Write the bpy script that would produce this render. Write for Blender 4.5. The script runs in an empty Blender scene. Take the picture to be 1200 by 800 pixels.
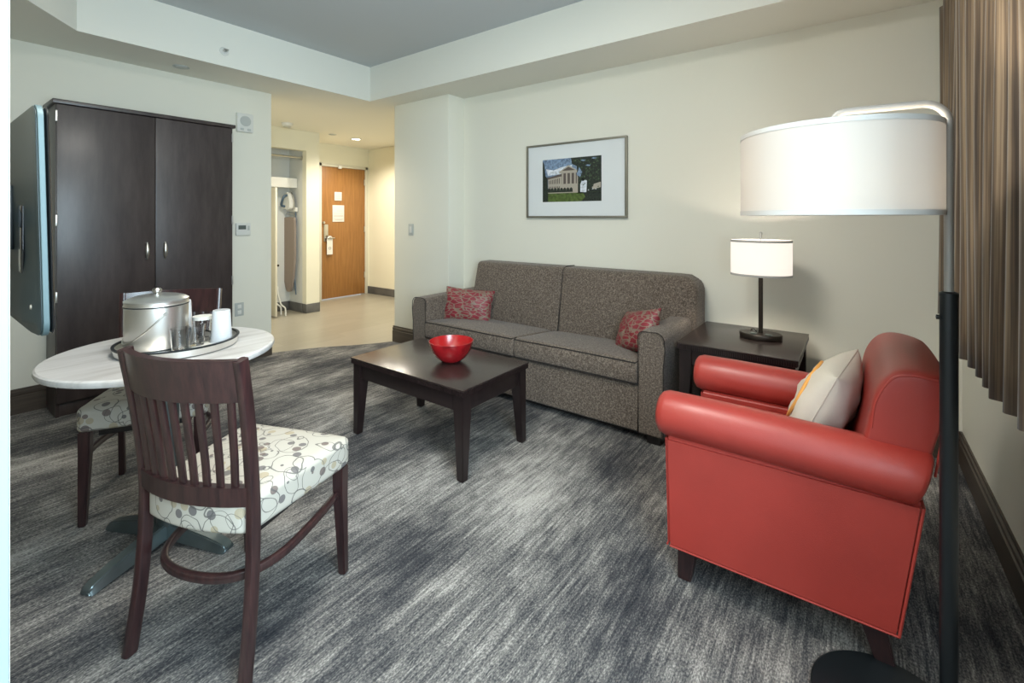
import bpy, bmesh, math, random
from math import sin, cos, pi, tan, radians
from mathutils import Vector, Matrix

random.seed(7)
SC = bpy.context.scene
COL = SC.collection

# ------------------------------------------------------------------ materials
def new_mat(name):
    m = bpy.data.materials.new(name); m.use_nodes = True
    nt = m.node_tree; b = nt.nodes['Principled BSDF']
    return m, nt, b

def mat(name, col, rough=.5, metal=0.0, coat=0.0, bump=None, var=None, spec=None):
    """var=(scale, amount, stretch) mottles the colour; bump=(scale, strength)."""
    m, nt, b = new_mat(name)
    b.inputs['Base Color'].default_value = (*col, 1)
    b.inputs['Roughness'].default_value = rough
    b.inputs['Metallic'].default_value = metal
    if coat: b.inputs['Coat Weight'].default_value = coat; b.inputs['Coat Roughness'].default_value = .25
    if spec is not None: b.inputs['Specular IOR Level'].default_value = spec
    tc = nt.nodes.new('ShaderNodeTexCoord')
    if var:
        mp = nt.nodes.new('ShaderNodeMapping'); nt.links.new(tc.outputs['Object'], mp.inputs[0])
        mp.inputs['Scale'].default_value = var[2] if len(var) > 2 else (1, 1, 1)
        n = nt.nodes.new('ShaderNodeTexNoise'); n.inputs['Scale'].default_value = var[0]; n.inputs['Detail'].default_value = 5
        nt.links.new(mp.outputs[0], n.inputs['Vector'])
        r = nt.nodes.new('ShaderNodeValToRGB')
        a = var[1]
        r.color_ramp.elements[0].position = .3; r.color_ramp.elements[1].position = .7
        r.color_ramp.elements[0].color = (*[c*(1-a) for c in col], 1)
        r.color_ramp.elements[1].color = (*[min(1, c*(1+a)) for c in col], 1)
        nt.links.new(n.outputs['Fac'], r.inputs[0]); nt.links.new(r.outputs[0], b.inputs['Base Color'])
    if bump:
        n2 = nt.nodes.new('ShaderNodeTexNoise'); n2.inputs['Scale'].default_value = bump[0]; n2.inputs['Detail'].default_value = 4
        nt.links.new(tc.outputs['Object'], n2.inputs['Vector'])
        bp = nt.nodes.new('ShaderNodeBump'); bp.inputs['Strength'].default_value = bump[1]; bp.inputs['Distance'].default_value = .004
        nt.links.new(n2.outputs['Fac'], bp.inputs['Height']); nt.links.new(bp.outputs[0], b.inputs['Normal'])
    return m

def node(nt, t, **kw):
    n = nt.nodes.new(t)
    for k, v in kw.items(): setattr(n, k, v)
    return n

def math_n(nt, op, a, b=None, c=None):
    n = node(nt, 'ShaderNodeMath', operation=op)
    for i, v in enumerate((a, b, c)):
        if v is None: continue
        if isinstance(v, (int, float)): n.inputs[i].default_value = v
        else: nt.links.new(v, n.inputs[i])
    return n.outputs[0]

def mix(nt, fac, a, b):
    n = node(nt, 'ShaderNodeMix', data_type='RGBA')
    if isinstance(fac, (int, float)): n.inputs[0].default_value = fac
    else: nt.links.new(fac, n.inputs[0])
    for i, v in ((6, a), (7, b)):
        if isinstance(v, tuple): n.inputs[i].default_value = (*v, 1)
        else: nt.links.new(v, n.inputs[i])
    return n.outputs[2]

def noise(nt, vec, scale, detail=4, stretch=None, rough=.5):
    if stretch:
        mp = node(nt, 'ShaderNodeMapping'); nt.links.new(vec, mp.inputs[0]); mp.inputs['Scale'].default_value = stretch; vec = mp.outputs[0]
    n = node(nt, 'ShaderNodeTexNoise'); n.inputs['Scale'].default_value = scale; n.inputs['Detail'].default_value = detail; n.inputs['Roughness'].default_value = rough
    nt.links.new(vec, n.inputs['Vector'])
    return n.outputs['Fac']

def ramp(nt, fac, stops):
    r = node(nt, 'ShaderNodeValToRGB')
    e = r.color_ramp.elements
    while len(e) < len(stops): e.new(.5)
    for i, (p, c) in enumerate(stops): e[i].position = p; e[i].color = (*c, 1) if len(c) == 3 else c
    nt.links.new(fac, r.inputs[0]); return r.outputs[0]

def carpet_mat():
    m, nt, b = new_mat('carpet_grey_striated')
    tc = node(nt, 'ShaderNodeTexCoord').outputs['Object']
    patch = noise(nt, tc, 1.5, 5, (1.2, .62, 1), .65)
    mid = noise(nt, tc, 6.0, 5, (2.0, .7, 1), .7)
    streak = noise(nt, tc, 1.0, 2, (62, 2.2, 1), .6)
    fine = noise(nt, tc, 1.0, 2, (125, 10, 1), .6)
    speck = noise(nt, tc, 1.0, 2, (230, 110, 1), .6)
    v = math_n(nt, 'MULTIPLY', patch, .92)
    v = math_n(nt, 'MULTIPLY_ADD', mid, .26, v)
    v = math_n(nt, 'MULTIPLY_ADD', streak, .30, v)
    v = math_n(nt, 'MULTIPLY_ADD', fine, .30, v)
    v = math_n(nt, 'MULTIPLY_ADD', speck, .52, v)
    v = math_n(nt, 'MULTIPLY_ADD', v, 2.05, -1.80)
    c = ramp(nt, v, [(0.0, (.013, .015, .021)), (.36, (.056, .057, .062)), (.60, (.155, .150, .144)), (1.0, (.47, .45, .42))])
    nt.links.new(c, b.inputs['Base Color'])
    b.inputs['Roughness'].default_value = .95; b.inputs['Specular IOR Level'].default_value = .15
    bp = node(nt, 'ShaderNodeBump'); bp.inputs['Strength'].default_value = .5; bp.inputs['Distance'].default_value = .004
    nt.links.new(v, bp.inputs['Height']); nt.links.new(bp.outputs[0], b.inputs['Normal'])
    return m

def plank_mat():
    m, nt, b = new_mat('hall_vinyl_plank')
    tc = node(nt, 'ShaderNodeTexCoord').outputs['Object']
    br = node(nt, 'ShaderNodeTexBrick'); br.inputs['Scale'].default_value = 1
    br.inputs['Brick Width'].default_value = 1.2; br.inputs['Row Height'].default_value = .18; br.inputs['Mortar Size'].default_value = .0015
    br.inputs['Color1'].default_value = (.29, .27, .22, 1); br.inputs['Color2'].default_value = (.235, .215, .17, 1); br.inputs['Mortar'].default_value = (.16, .14, .10, 1)
    mp = node(nt, 'ShaderNodeMapping'); mp.inputs['Rotation'].default_value = (0, 0, pi/2)
    nt.links.new(tc, mp.inputs[0]); nt.links.new(mp.outputs[0], br.inputs['Vector'])
    g = noise(nt, tc, 3, 5, (14, .8, 1))
    c = mix(nt, math_n(nt, 'MULTIPLY', g, .5), br.outputs['Color'], (.36, .33, .26))
    nt.links.new(c, b.inputs['Base Color']); b.inputs['Roughness'].default_value = .32
    return m

def swirl_fabric():
    """cream upholstery printed with grey and brown dots and thin looping circles"""
    m, nt, b = new_mat('swirl_dot_fabric')
    tc = node(nt, 'ShaderNodeTexCoord').outputs['Object']
    nz = node(nt, 'ShaderNodeTexNoise'); nz.inputs['Scale'].default_value = 9; nt.links.new(tc, nz.inputs['Vector'])
    sub = node(nt, 'ShaderNodeVectorMath', operation='MULTIPLY_ADD')
    nt.links.new(nz.outputs['Color'], sub.inputs[0]); sub.inputs[1].default_value = (.05, .05, .05); nt.links.new(tc, sub.inputs[2])
    base = (.45, .425, .37)
    col = base
    # dots
    for off, sc_, dark in ((0, 16, (.10, .09, .095)), (3.3, 14, (.36, .30, .20)), (6.1, 15, (.12, .085, .08))):
        mp = node(nt, 'ShaderNodeMapping'); mp.inputs['Location'].default_value = (off, off*.7, off*.3); mp.inputs['Scale'].default_value = (1, 1, 1)
        nt.links.new(tc, mp.inputs[0])
        v = node(nt, 'ShaderNodeTexVoronoi'); v.inputs['Scale'].default_value = sc_; v.inputs['Randomness'].default_value = .75
        nt.links.new(mp.outputs[0], v.inputs['Vector'])
        f = math_n(nt, 'LESS_THAN', v.outputs['Distance'], .23)
        col = mix(nt, math_n(nt, 'MULTIPLY', f, .85), col, dark)
    # loops
    for off, sc_, rad in ((1.7, 9, .40), (5.1, 10, .33), (9.4, 8, .46), (12.2, 11, .22)):
        mp = node(nt, 'ShaderNodeMapping'); mp.inputs['Location'].default_value = (off, off*.6, off*.8)
        nt.links.new(sub.outputs[0], mp.inputs[0])
        v = node(nt, 'ShaderNodeTexVoronoi'); v.inputs['Scale'].default_value = sc_; v.inputs['Randomness'].default_value = .8
        nt.links.new(mp.outputs[0], v.inputs['Vector'])
        d = math_n(nt, 'ABSOLUTE', math_n(nt, 'SUBTRACT', v.outputs['Distance'], rad))
        f = math_n(nt, 'LESS_THAN', d, .010)
        col = mix(nt, math_n(nt, 'MULTIPLY', f, .8), col, (.085, .08, .078))
    nt.links.new(col, b.inputs['Base Color'])
    b.inputs['Roughness'].default_value = .7
    return m

def tweed_mat():
    m, nt, b = new_mat('brown_tweed_upholstery')
    tc = node(nt, 'ShaderNodeTexCoord').outputs['Object']
    n1 = noise(nt, tc, 210, 3, None, .7); n2 = noise(nt, tc, 90, 2)
    v = math_n(nt, 'MULTIPLY_ADD', n1, .7, math_n(nt, 'MULTIPLY', n2, .35))
    c = ramp(nt, v, [(.40, (.050, .038, .030)), (.53, (.125, .099, .080)), (.66, (.27, .225, .185))])
    nt.links.new(c, b.inputs['Base Color']); b.inputs['Roughness'].default_value = .92; b.inputs['Specular IOR Level'].default_value = .2
    b.inputs['Sheen Weight'].default_value = .15
    bp = node(nt, 'ShaderNodeBump'); bp.inputs['Strength'].default_value = .35; bp.inputs['Distance'].default_value = .003
    nt.links.new(v, bp.inputs['Height']); nt.links.new(bp.outputs[0], b.inputs['Normal'])
    return m

def leaf_fabric(name='red_leaf_brocade'):
    m, nt, b = new_mat(name)
    tc = node(nt, 'ShaderNodeTexCoord').outputs['Object']
    mp = node(nt, 'ShaderNodeMapping'); mp.inputs['Rotation'].default_value = (.3, .2, .75); mp.inputs['Scale'].default_value = (.8, 1.9, 1.2)
    nt.links.new(tc, mp.inputs[0])
    v = node(nt, 'ShaderNodeTexVoronoi', feature='DISTANCE_TO_EDGE'); v.inputs['Scale'].default_value = 21
    nz = node(nt, 'ShaderNodeTexNoise'); nz.inputs['Scale'].default_value = 14; nt.links.new(mp.outputs[0], nz.inputs['Vector'])
    ws = node(nt, 'ShaderNodeVectorMath', operation='MULTIPLY_ADD'); nt.links.new(nz.outputs['Color'], ws.inputs[0]); ws.inputs[1].default_value = (.05, .05, .05); nt.links.new(mp.outputs[0], ws.inputs[2])
    nt.links.new(ws.outputs[0], v.inputs['Vector'])
    f = math_n(nt, 'GREATER_THAN', v.outputs['Distance'], .085)
    n1 = noise(nt, tc, 20, 3)
    ground = mix(nt, n1, (.15, .012, .024), (.27, .022, .034))
    leaf = mix(nt, n1, (.15, .10, .078), (.26, .20, .15))
    nt.links.new(mix(nt, f, leaf, ground), b.inputs['Base Color']); b.inputs['Roughness'].default_value = .5
    bp = node(nt, 'ShaderNodeBump'); bp.inputs['Strength'].default_value = .4; bp.inputs['Distance'].default_value = .003
    nt.links.new(f, bp.inputs['Height']); nt.links.new(bp.outputs[0], b.inputs['Normal'])
    return m

def wood_mat(name, c1, c2, rough=.3, stretch=(30, 30, 2), coat=.0, scale=1.5):
    m, nt, b = new_mat(name)
    tc = node(nt, 'ShaderNodeTexCoord').outputs['Object']
    g = noise(nt, tc, scale, 6, stretch, .65)
    nt.links.new(ramp(nt, g, [(.32, c1), (.70, c2)]), b.inputs['Base Color'])
    b.inputs['Roughness'].default_value = rough
    if coat: b.inputs['Coat Weight'].default_value = coat; b.inputs['Coat Roughness'].default_value = .2
    return m

def curtain_mat():
    m, nt, b = new_mat('brown_striped_drape')
    tc = node(nt, 'ShaderNodeTexCoord').outputs['UV']
    g = noise(nt, tc, 1, 3, (70, 1.2, 1), .7)
    nt.links.new(ramp(nt, g, [(.36, (.035, .020, .012)), (.50, (.13, .086, .050)), (.64, (.31, .225, .14))]), b.inputs['Base Color'])
    b.inputs['Roughness'].default_value = .6; b.inputs['Sheen Weight'].default_value = .3
    return m

def shade_mat(name, glow, tr):
    m, nt, b = new_mat(name)
    nt.nodes.remove(b)
    out = nt.nodes['Material Output']
    d = node(nt, 'ShaderNodeBsdfDiffuse'); d.inputs[0].default_value = (.38, .36, .335, 1)
    t = node(nt, 'ShaderNodeBsdfTranslucent'); t.inputs[0].default_value = (.84, .815, .76, 1)
    mx = node(nt, 'ShaderNodeMixShader'); mx.inputs[0].default_value = tr
    e = node(nt, 'ShaderNodeEmission'); e.inputs[0].default_value = (1, .95, .88, 1); e.inputs[1].default_value = glow
    ad = node(nt, 'ShaderNodeAddShader')
    nt.links.new(d.outputs[0], mx.inputs[1]); nt.links.new(t.outputs[0], mx.inputs[2])
    nt.links.new(mx.outputs[0], ad.inputs[0]); nt.links.new(e.outputs[0], ad.inputs[1]); nt.links.new(ad.outputs[0], out.inputs[0])
    return m

def glass_mat(name, col=(1, 1, 1), rough=.0):
    m, nt, b = new_mat(name)
    b.inputs['Base Color'].default_value = (*col, 1); b.inputs['Transmission Weight'].default_value = 1
    b.inputs['Roughness'].default_value = rough; b.inputs['IOR'].default_value = 1.45
    return m

def emit_mat(name, col, s):
    m, nt, b = new_mat(name)
    b.inputs['Base Color'].default_value = (*col, 1); b.inputs['Emission Color'].default_value = (*col, 1); b.inputs['Emission Strength'].default_value = s
    return m

def table_stone():
    m, nt, b = new_mat('pale_grain_laminate')
    tc = node(nt, 'ShaderNodeTexCoord').outputs['Object']
    g = noise(nt, tc, 1.2, 4, (22, 2.2, 1), .55)
    nt.links.new(ramp(nt, g, [(.3, (.40, .385, .37)), (.5, (.53, .52, .51)), (.7, (.60, .59, .585))]), b.inputs['Base Color'])
    b.inputs['Roughness'].default_value = .3
    return m

WALL = (.76, .745, .655)
M = dict(
    wall=mat('wall_paint', WALL, .75, bump=(260, .05)),
    wall_hall=mat('hall_wall_paint', (.74, .71, .57), .75, bump=(260, .05)),
    closet=mat('closet_paint', (.62, .63, .60), .75),
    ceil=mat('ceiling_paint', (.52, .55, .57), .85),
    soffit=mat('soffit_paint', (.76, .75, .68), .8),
    carpet=carpet_mat(), plank=plank_mat(),
    base=wood_mat('baseboard_brown', (.050, .038, .030), (.085, .066, .050), .4, (2, 2, 30)),
    base_hall=mat('hall_base_tile', (.10, .098, .095), .45, var=(6, .3)),
    espresso=wood_mat('espresso_veneer', (.022, .0145, .014), (.060, .045, .043), .42, (7, 7, 1.2), .15),  # wood grain; its lighter mottling also paints in soft grey reflections
    espresso_top=wood_mat('espresso_top', (.020, .013, .012), (.034, .023, .021), .26, (3, 40, 3), .2),
    table_wood=wood_mat('dark_table_wood', (.010, .006, .006), (.022, .013, .013), .3, (20, 20, 2)),
    chair_wood=wood_mat('mahogany_stain', (.018, .009, .010), (.050, .021, .020), .3, (40, 40, 4), .3),
    door_wood=wood_mat('entry_door_oak', (.24, .105, .027), (.34, .16, .046), .4, (22, 22, 1.6)),
    door_frame=mat('door_frame_paint', (.60, .57, .47), .5),
    tweed=tweed_mat(), tweed_pipe=mat('dark_piping', (.018, .014, .012), .8),
    dark=mat('black_foot', (.012, .010, .010), .4),
    leather=mat('red_leather', (.33, .036, .027), .38, bump=(420, .12), var=(3, .12), coat=.12),
    leather_pipe=mat('red_leather_piping', (.36, .042, .032), .42),
    leaf=leaf_fabric(), cream=mat('cream_cotton', (.62, .57, .49), .85, bump=(120, .2)),
    orange=mat('orange_print', (.72, .34, .08), .8),
    swirl=swirl_fabric(),
    steel=mat('brushed_steel', (.78, .77, .74), .36, 1.0),
    steel_lid=mat('polished_lid', (.80, .81, .81), .33, 1.0),
    nickel=mat('satin_nickel', (.60, .59, .56), .3, 1.0),
    tube=mat('silver_lamp_tube', (.32, .315, .30), .5, .4),
    black=mat('black_metal', (.012, .016, .019), .38, .3),
    bronze=mat('dark_bronze', (.045, .035, .028), .35, .6),
    pedestal=mat('pedestal_grey_metal', (.16, .20, .21), .35, .8, var=(8, .2)),
    plastic=mat('white_plastic', (.68, .68, .64), .4),
    plastic_grey=mat('grey_plastic', (.46, .48, .46), .45),
    lcd=mat('lcd_grey', (.10, .12, .11), .3),
    white=mat('white_card', (.64, .63, .58), .6), paper_ink=mat('paper_print', (.36, .36, .35), .6),
    tvback=mat('tv_back_plastic', (.022, .040, .046), .4, bump=(200, .05)),
    tvedge=mat('tv_silver_edge', (.11, .17, .19), .5, .2), tvscreen=mat('tv_glossy_black', (.008, .009, .011), .08),
    stone=table_stone(), curtain=curtain_mat(),
    shade=shade_mat('floor_lamp_linen', .08, .18), shade2=shade_mat('table_lamp_linen', .5, .32), trim_band=mat('shade_band', (.42, .41, .39), .8),
    glass=glass_mat('clear_glass'), frosty=mat('wrapped_plastic', (.56, .58, .60), .25),
    bulb=emit_mat('bulb_glow', (1, .9, .75), 6), down=emit_mat('downlight_glow', (1, .93, .78), 9),
    bowl=mat('red_lacquer', (.30, .008, .012), .2, coat=.4, var=(14, .45)),
    bowl_in=mat('red_lacquer_inner', (.38, .012, .014), .22, coat=.5),
    board=mat('ironing_cover', (.27, .22, .185), .9), iron_blue=mat('iron_blue', (.06, .10, .15), .35),
    mat_board=mat('picture_mat', (.70, .73, .74), .6), frame=mat('pewter_frame', (.24, .23, .19), .38, .55),
    sky_p=mat('print_sky', (.18, .26, .38), .5, var=(60, .5)), build=mat('print_stone', (.40, .36, .30), .5), build_d=mat('print_shadow', (.10, .08, .07), .5),
    tree_p=mat('print_trees', (.016, .024, .017), .5, var=(90, .9)), leaf_p=mat('print_leaves', (.055, .085, .045), .5, var=(120, .6)), lawn=mat('print_lawn', (.075, .115, .025), .5, var=(40, .5)), cloud=mat('print_cloud', (.62, .66, .72), .5, var=(40, .3)),
    casing=mat('casing_daylight_blue', (.17, .215, .24), .6),  # pale daylight blue put into the paint, darkened against the near window
    pane=glass_mat('window_glass'), win=mat('window_frame_paint', (.55, .55, .52), .4),
)

# ------------------------------------------------------------------ mesh helpers
def link(name, me, material=None, parent=None, smooth=False):
    o = bpy.data.objects.new(name, me); COL.objects.link(o)
    if material is not None:
        for mm in (material if isinstance(material, (list, tuple)) else [material]): me.materials.append(mm)
    if smooth:
        for p in me.polygons: p.use_smooth = True
        if smooth != 'all':
            try: me.set_sharp_from_angle(angle=radians(38))
            except Exception: pass
    if parent: o.parent = parent
    return o

def finish(name, bm, material=None, parent=None, smooth=True):
    bmesh.ops.recalc_face_normals(bm, faces=bm.faces[:])
    me = bpy.data.meshes.new(name); bm.to_mesh(me); bm.free()
    return link(name, me, material, parent, smooth)

def thing(name, label, cat, loc=(0, 0, 0), rz=0, group=None):
    o = bpy.data.objects.new(name, None); COL.objects.link(o)
    o.empty_display_size = .05
    o.location = loc; o.rotation_euler = (0, 0, rz); o['label'] = label; o['category'] = cat
    if group: o['group'] = group
    return o

def tag(o, label, cat, group=None):
    o['label'] = label; o['category'] = cat
    if group: o['group'] = group
    return o

def struct(o): o['kind'] = 'structure'; return o

def add_box(bm, lo, hi, bev=0.0, seg=2):
    lo, hi = Vector(lo), Vector(hi)
    r = bmesh.ops.create_cube(bm, size=1)
    for v in r['verts']:
        v.co = Vector(((lo[i]+hi[i])/2 + v.co[i]*(hi[i]-lo[i]) for i in range(3)))
    if bev:
        es = list({e for v in r['verts'] for e in v.link_edges})
        bmesh.ops.bevel(bm, geom=es, offset=bev, segments=seg, affect='EDGES', profile=.6)

def box(name, lo, hi, m, parent=None, bev=.003, seg=2):
    bm = bmesh.new(); add_box(bm, lo, hi, bev, seg); return finish(name, bm, m, parent)

def add_prism(bm, pts, axis, a, b):
    """closed 2D outline pts extruded along axis from a to b. axis 0: (y,z); 1: (x,z); 2: (x,y)"""
    def P(u, v, w): return ((w, u, v), (u, w, v), (u, v, w))[axis]
    A = [bm.verts.new(P(u, v, a)) for u, v in pts]; B = [bm.verts.new(P(u, v, b)) for u, v in pts]
    n = len(pts)
    for i in range(n): bm.faces.new((A[i], A[(i+1) % n], B[(i+1) % n], B[i]))
    bm.faces.new(A[::-1]); bm.faces.new(B)
    return A, B

def add_lathe(bm, prof, seg=40, c=(0, 0, 0), sx=1, sy=1):
    """prof: list of (r, z); r==0 ends close to a point"""
    rings = []
    for r, z in prof:
        if r < 1e-6: rings.append([bm.verts.new((c[0], c[1], c[2]+z))])
        else: rings.append([bm.verts.new((c[0]+r*sx*cos(2*pi*i/seg), c[1]+r*sy*sin(2*pi*i/seg), c[2]+z)) for i in range(seg)])
    for A, B in zip(rings, rings[1:]):
        if len(A) == 1 and len(B) == 1: continue
        for i in range(seg):
            j = (i+1) % seg
            if len(A) == 1: bm.faces.new((A[0], B[j], B[i]))
            elif len(B) == 1: bm.faces.new((A[i], A[j], B[0]))
            else: bm.faces.new((A[i], A[j], B[j], B[i]))

def lathe(name, prof, m, parent=None, seg=40, c=(0, 0, 0), sx=1, sy=1):
    bm = bmesh.new(); add_lathe(bm, prof, seg, c, sx, sy); return finish(name, bm, m, parent)

def add_tube(bm, pts, r, seg=10, closed=False, cap=True, sect=None, up=None):
    """sweep a circle (or section list of (a,b)) along pts; r scalar or list"""
    pts = [Vector(p) for p in pts]; n = len(pts); rings = []
    prev = None
    for i, p in enumerate(pts):
        if closed: t = pts[(i+1) % n]-pts[i-1]
        else: t = pts[min(i+1, n-1)]-pts[max(i-1, 0)]
        t.normalize()
        if up is not None: a = Vector(up)
        elif prev is not None: a = prev
        else: a = Vector((0, 0, 1)) if abs(t.z) < .9 else Vector((1, 0, 0))
        a = (a-t*a.dot(t)).normalized(); prev = a
        b = t.cross(a)
        rr = r[i] if isinstance(r, (list, tuple)) else r
        if sect: rings.append([bm.verts.new(p+a*(u*rr)+b*(v*rr)) for u, v in sect])
        else: rings.append([bm.verts.new(p+(a*cos(2*pi*k/seg)+b*sin(2*pi*k/seg))*rr) for k in range(seg)])
    m = len(rings[0])
    for i in range(n if closed else n-1):
        A, B = rings[i], rings[(i+1) % n]
        for k in range(m): bm.faces.new((A[k], A[(k+1) % m], B[(k+1) % m], B[k]))
    if cap and not closed: bm.faces.new(rings[0][::-1]); bm.faces.new(rings[-1])

def rect_sect(w, h, r=.2):
    """rounded rectangle section w x h"""
    rr = min(w, h)*r; out = []
    for cx_, cy_, a0 in ((w/2-rr, h/2-rr, 0), (-w/2+rr, h/2-rr, 90), (-w/2+rr, -h/2+rr, 180), (w/2-rr, -h/2+rr, 270)):
        for k in range(3):
            a = radians(a0+45*k); out.append((cx_+rr*cos(a), cy_+rr*sin(a)))
    return out

def tube(name, pts, r, m, parent=None, **kw):
    bm = bmesh.new(); add_tube(bm, pts, r, **kw); return finish(name, bm, m, parent)

def smooth_path(pts, n=8):
    """Catmull-Rom through pts"""
    P = [Vector(p) for p in pts]; P = [P[0]*2-P[1]]+P+[P[-1]*2-P[-2]]; out = []
    for i in range(1, len(P)-2):
        for k in range(n):
            t = k/n; a, b, c, d = P[i-1:i+3]
            out.append(.5*((2*b)+(c-a)*t+(2*a-5*b+4*c-d)*t*t+(3*b-a-3*c+d)*t**3))
    out.append(P[-2]); return out

def add_rbox(bm, lo, hi, r, n=8, k=4, fn=None):
    """box with truly rounded edges built from a grid, optional displacement fn(co, u)->co, u in -1..1"""
    lo, hi = Vector(lo), Vector(hi); c = (lo+hi)/2; h = (hi-lo)/2
    rr = [min(r[i] if isinstance(r, (tuple, list)) else r, h[i]*.999) for i in range(3)]
    ax = []
    for i in range(3):
        e = [tan(radians(45*j/k)) for j in range(k, -1, -1)]
        L = [-(h[i]-rr[i])-rr[i]*x for x in e]
        mid = [-(h[i]-rr[i])+2*(h[i]-rr[i])*j/n for j in range(1, n)]
        ax.append(L+mid+[-x for x in L[::-1]])
    cache = {}
    def vert(p):
        key = tuple(round(x, 6) for x in p)
        if key in cache: return cache[key]
        q = Vector([max(-(h[i]-rr[i]), min(h[i]-rr[i], p[i])) for i in range(3)])
        d = Vector([(p[i]-q[i])/rr[i] for i in range(3)])
        if d.length > 1e-9: d.normalize()
        co = q+Vector([d[i]*rr[i] for i in range(3)])
        u = [co[i]/h[i] for i in range(3)]
        w = co+c
        if fn: w = fn(w, u)
        cache[key] = bm.verts.new(w); return cache[key]
    for a in range(3):
        b1, b2 = (a+1) % 3, (a+2) % 3
        for s in (-1, 1):
            for i in range(len(ax[b1])-1):
                for j in range(len(ax[b2])-1):
                    f = []
                    for di, dj in ((0, 0), (1, 0), (1, 1), (0, 1)):
                        p = [0, 0, 0]; p[a] = s*h[a]; p[b1] = ax[b1][i+di]; p[b2] = ax[b2][j+dj]
                        f.append(vert(p))
                    if len(set(f)) == 4:
                        try: bm.faces.new(f if s > 0 else f[::-1])
                        except ValueError: pass

def rbox(name, lo, hi, r, m, parent=None, n=8, k=4, fn=None):
    bm = bmesh.new(); add_rbox(bm, lo, hi, r, n, k, fn); return finish(name, bm, m, parent, 'all')

def crown(top, bottom=0):
    def fn(w, u):
        k = (1-u[0]**2)*(1-u[1]**2)
        w = w.copy()
        if u[2] > 0: w.z += top*k*u[2]
        else: w.z -= bottom*k*-u[2]
        return w
    return fn

def pillow_bm(w, h, t, n=22, wob=.0, seed=0):
    rnd = random.Random(seed); ph = [rnd.uniform(0, 6) for _ in range(4)]
    bm = bmesh.new(); g = {}
    for s in (1, -1):
        for i in range(n+1):
            for j in range(n+1):
                u = -cos(pi*i/n); v = -cos(pi*j/n)
                edge = i in (0, n) or j in (0, n)
                if s == -1 and edge: g[s, i, j] = g[1, i, j]; continue
                pin = 1-.07*(1-v*v)*abs(u)**2; pin2 = 1-.07*(1-u*u)*abs(v)**2
                x = u*w/2*pin; y = v*h/2*pin2
                z = s*t/2*((1-u*u)**.42)*((1-v*v)**.42)
                z += wob*sin(9*u+ph[0]+s)*sin(7*v+ph[1])*(1-u*u)*(1-v*v)*t
                g[s, i, j] = bm.verts.new((x, y, z))
    for s in (1, -1):
        for i in range(n):
            for j in range(n):
                q = [g[s, i, j], g[s, i+1, j], g[s, i+1, j+1], g[s, i, j+1]]
                if len(set(q)) == 4: bm.faces.new(q if s > 0 else q[::-1])
    return bm

def copy_tree(o, parent=None):
    c = o.copy(); COL.objects.link(c)
    if parent: c.parent = parent
    for ch in list(o.children): copy_tree(ch, c)
    return c

# ------------------------------------------------------------------ room shell
YS, XW, XL, ZS, ZC = 3.40, .455, -4.478, 2.485, 2.83
# carpet and hall floor, meeting along a gentle curve
edge = [(-4.60, 2.02), (-4.522, 2.21), (-4.422, 2.411), (-4.302, 2.613), (-4.15, 2.804), (-4.007, 3.011), (-3.90, 3.20)]
edge = [tuple(p[:2]) for p in smooth_path([(x, y, 0) for x, y in edge], 4)]
bm = bmesh.new(); add_prism(bm, [(XL-.1, -3.2), (2.2, -3.2), (2.2, YS+.1), (-3.90, YS+.1)]+edge[::-1]+[(XL-.1, 2.0)], 2, -.05, 0)
struct(finish('floor', bm, M['carpet'], smooth=False))
bm = bmesh.new(); add_prism(bm, [(-6.95, 1.95), (XL-.1, 1.95)]+edge+[(-3.90, 5.1), (-6.95, 5.1)], 2, -.05, -.001)
struct(finish('floor_hall', bm, M['plank'], smooth=False))

struct(box('wall_back', (-3.2, YS, 0), (XW+.15, YS+.15, ZS+.4), M['wall'], bev=0))
struct(box('wall_pillar', (-3.915, 3.183, 0), (-3.122, YS+.15, ZS+.4), M['wall'], bev=.004))
struct(box('wall_left', (XL-.13, -.3, 0), (XL, 2.171, ZS+.4), M['wall'], bev=.003))
# wall the television hangs on; its bright end stands at the frame's left edge
struct(box('wall_front', (XL-.1, -.14, 0), (-.60, .0635, ZC+.1), M['wall'], bev=.002))
struct(box('trim_1', (-.601, -.15, 0), (-.585, .0615, 2.6), M['casing'], bev=.002))  # strip added over the wall end to carry the daylight-tinted paint
# window wall with an opening behind the drapes
bm = bmesh.new()
WY0, WY1, WZ0, WZ1 = -.75, 3.0, .86, 2.32
for lo, hi in (((XW, -3.2, 0), (XW+.16, YS, WZ0)), ((XW, -3.2, WZ1), (XW+.16, YS, ZC+.1)), ((XW, WY1, WZ0), (XW+.16, YS, WZ1)), ((XW, -3.2, WZ0), (XW+.16, WY0, WZ1))):
    add_box(bm, lo, hi)
struct(finish('wall_right', bm, M['wall'], smooth=False))
w1 = thing('window_1', 'window', 'window'); del w1['label'], w1['category']; struct(w1)
bm = bmesh.new()
for y in (WY0, WY0+1.2, WY0+2.4, WY1-.05): add_box(bm, (XW+.07, y, WZ0), (XW+.12, y+.05, WZ1), .004)
for z in (WZ0, WZ1-.05): add_box(bm, (XW+.07, WY0, z), (XW+.12, WY1, z+.05), .004)
finish('window_frame', bm, M['win'], w1)
box('window_sill', (XW-.02, WY0-.03, WZ0-.025), (XW+.07, WY1+.03, WZ0), M['win'], w1)

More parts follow.
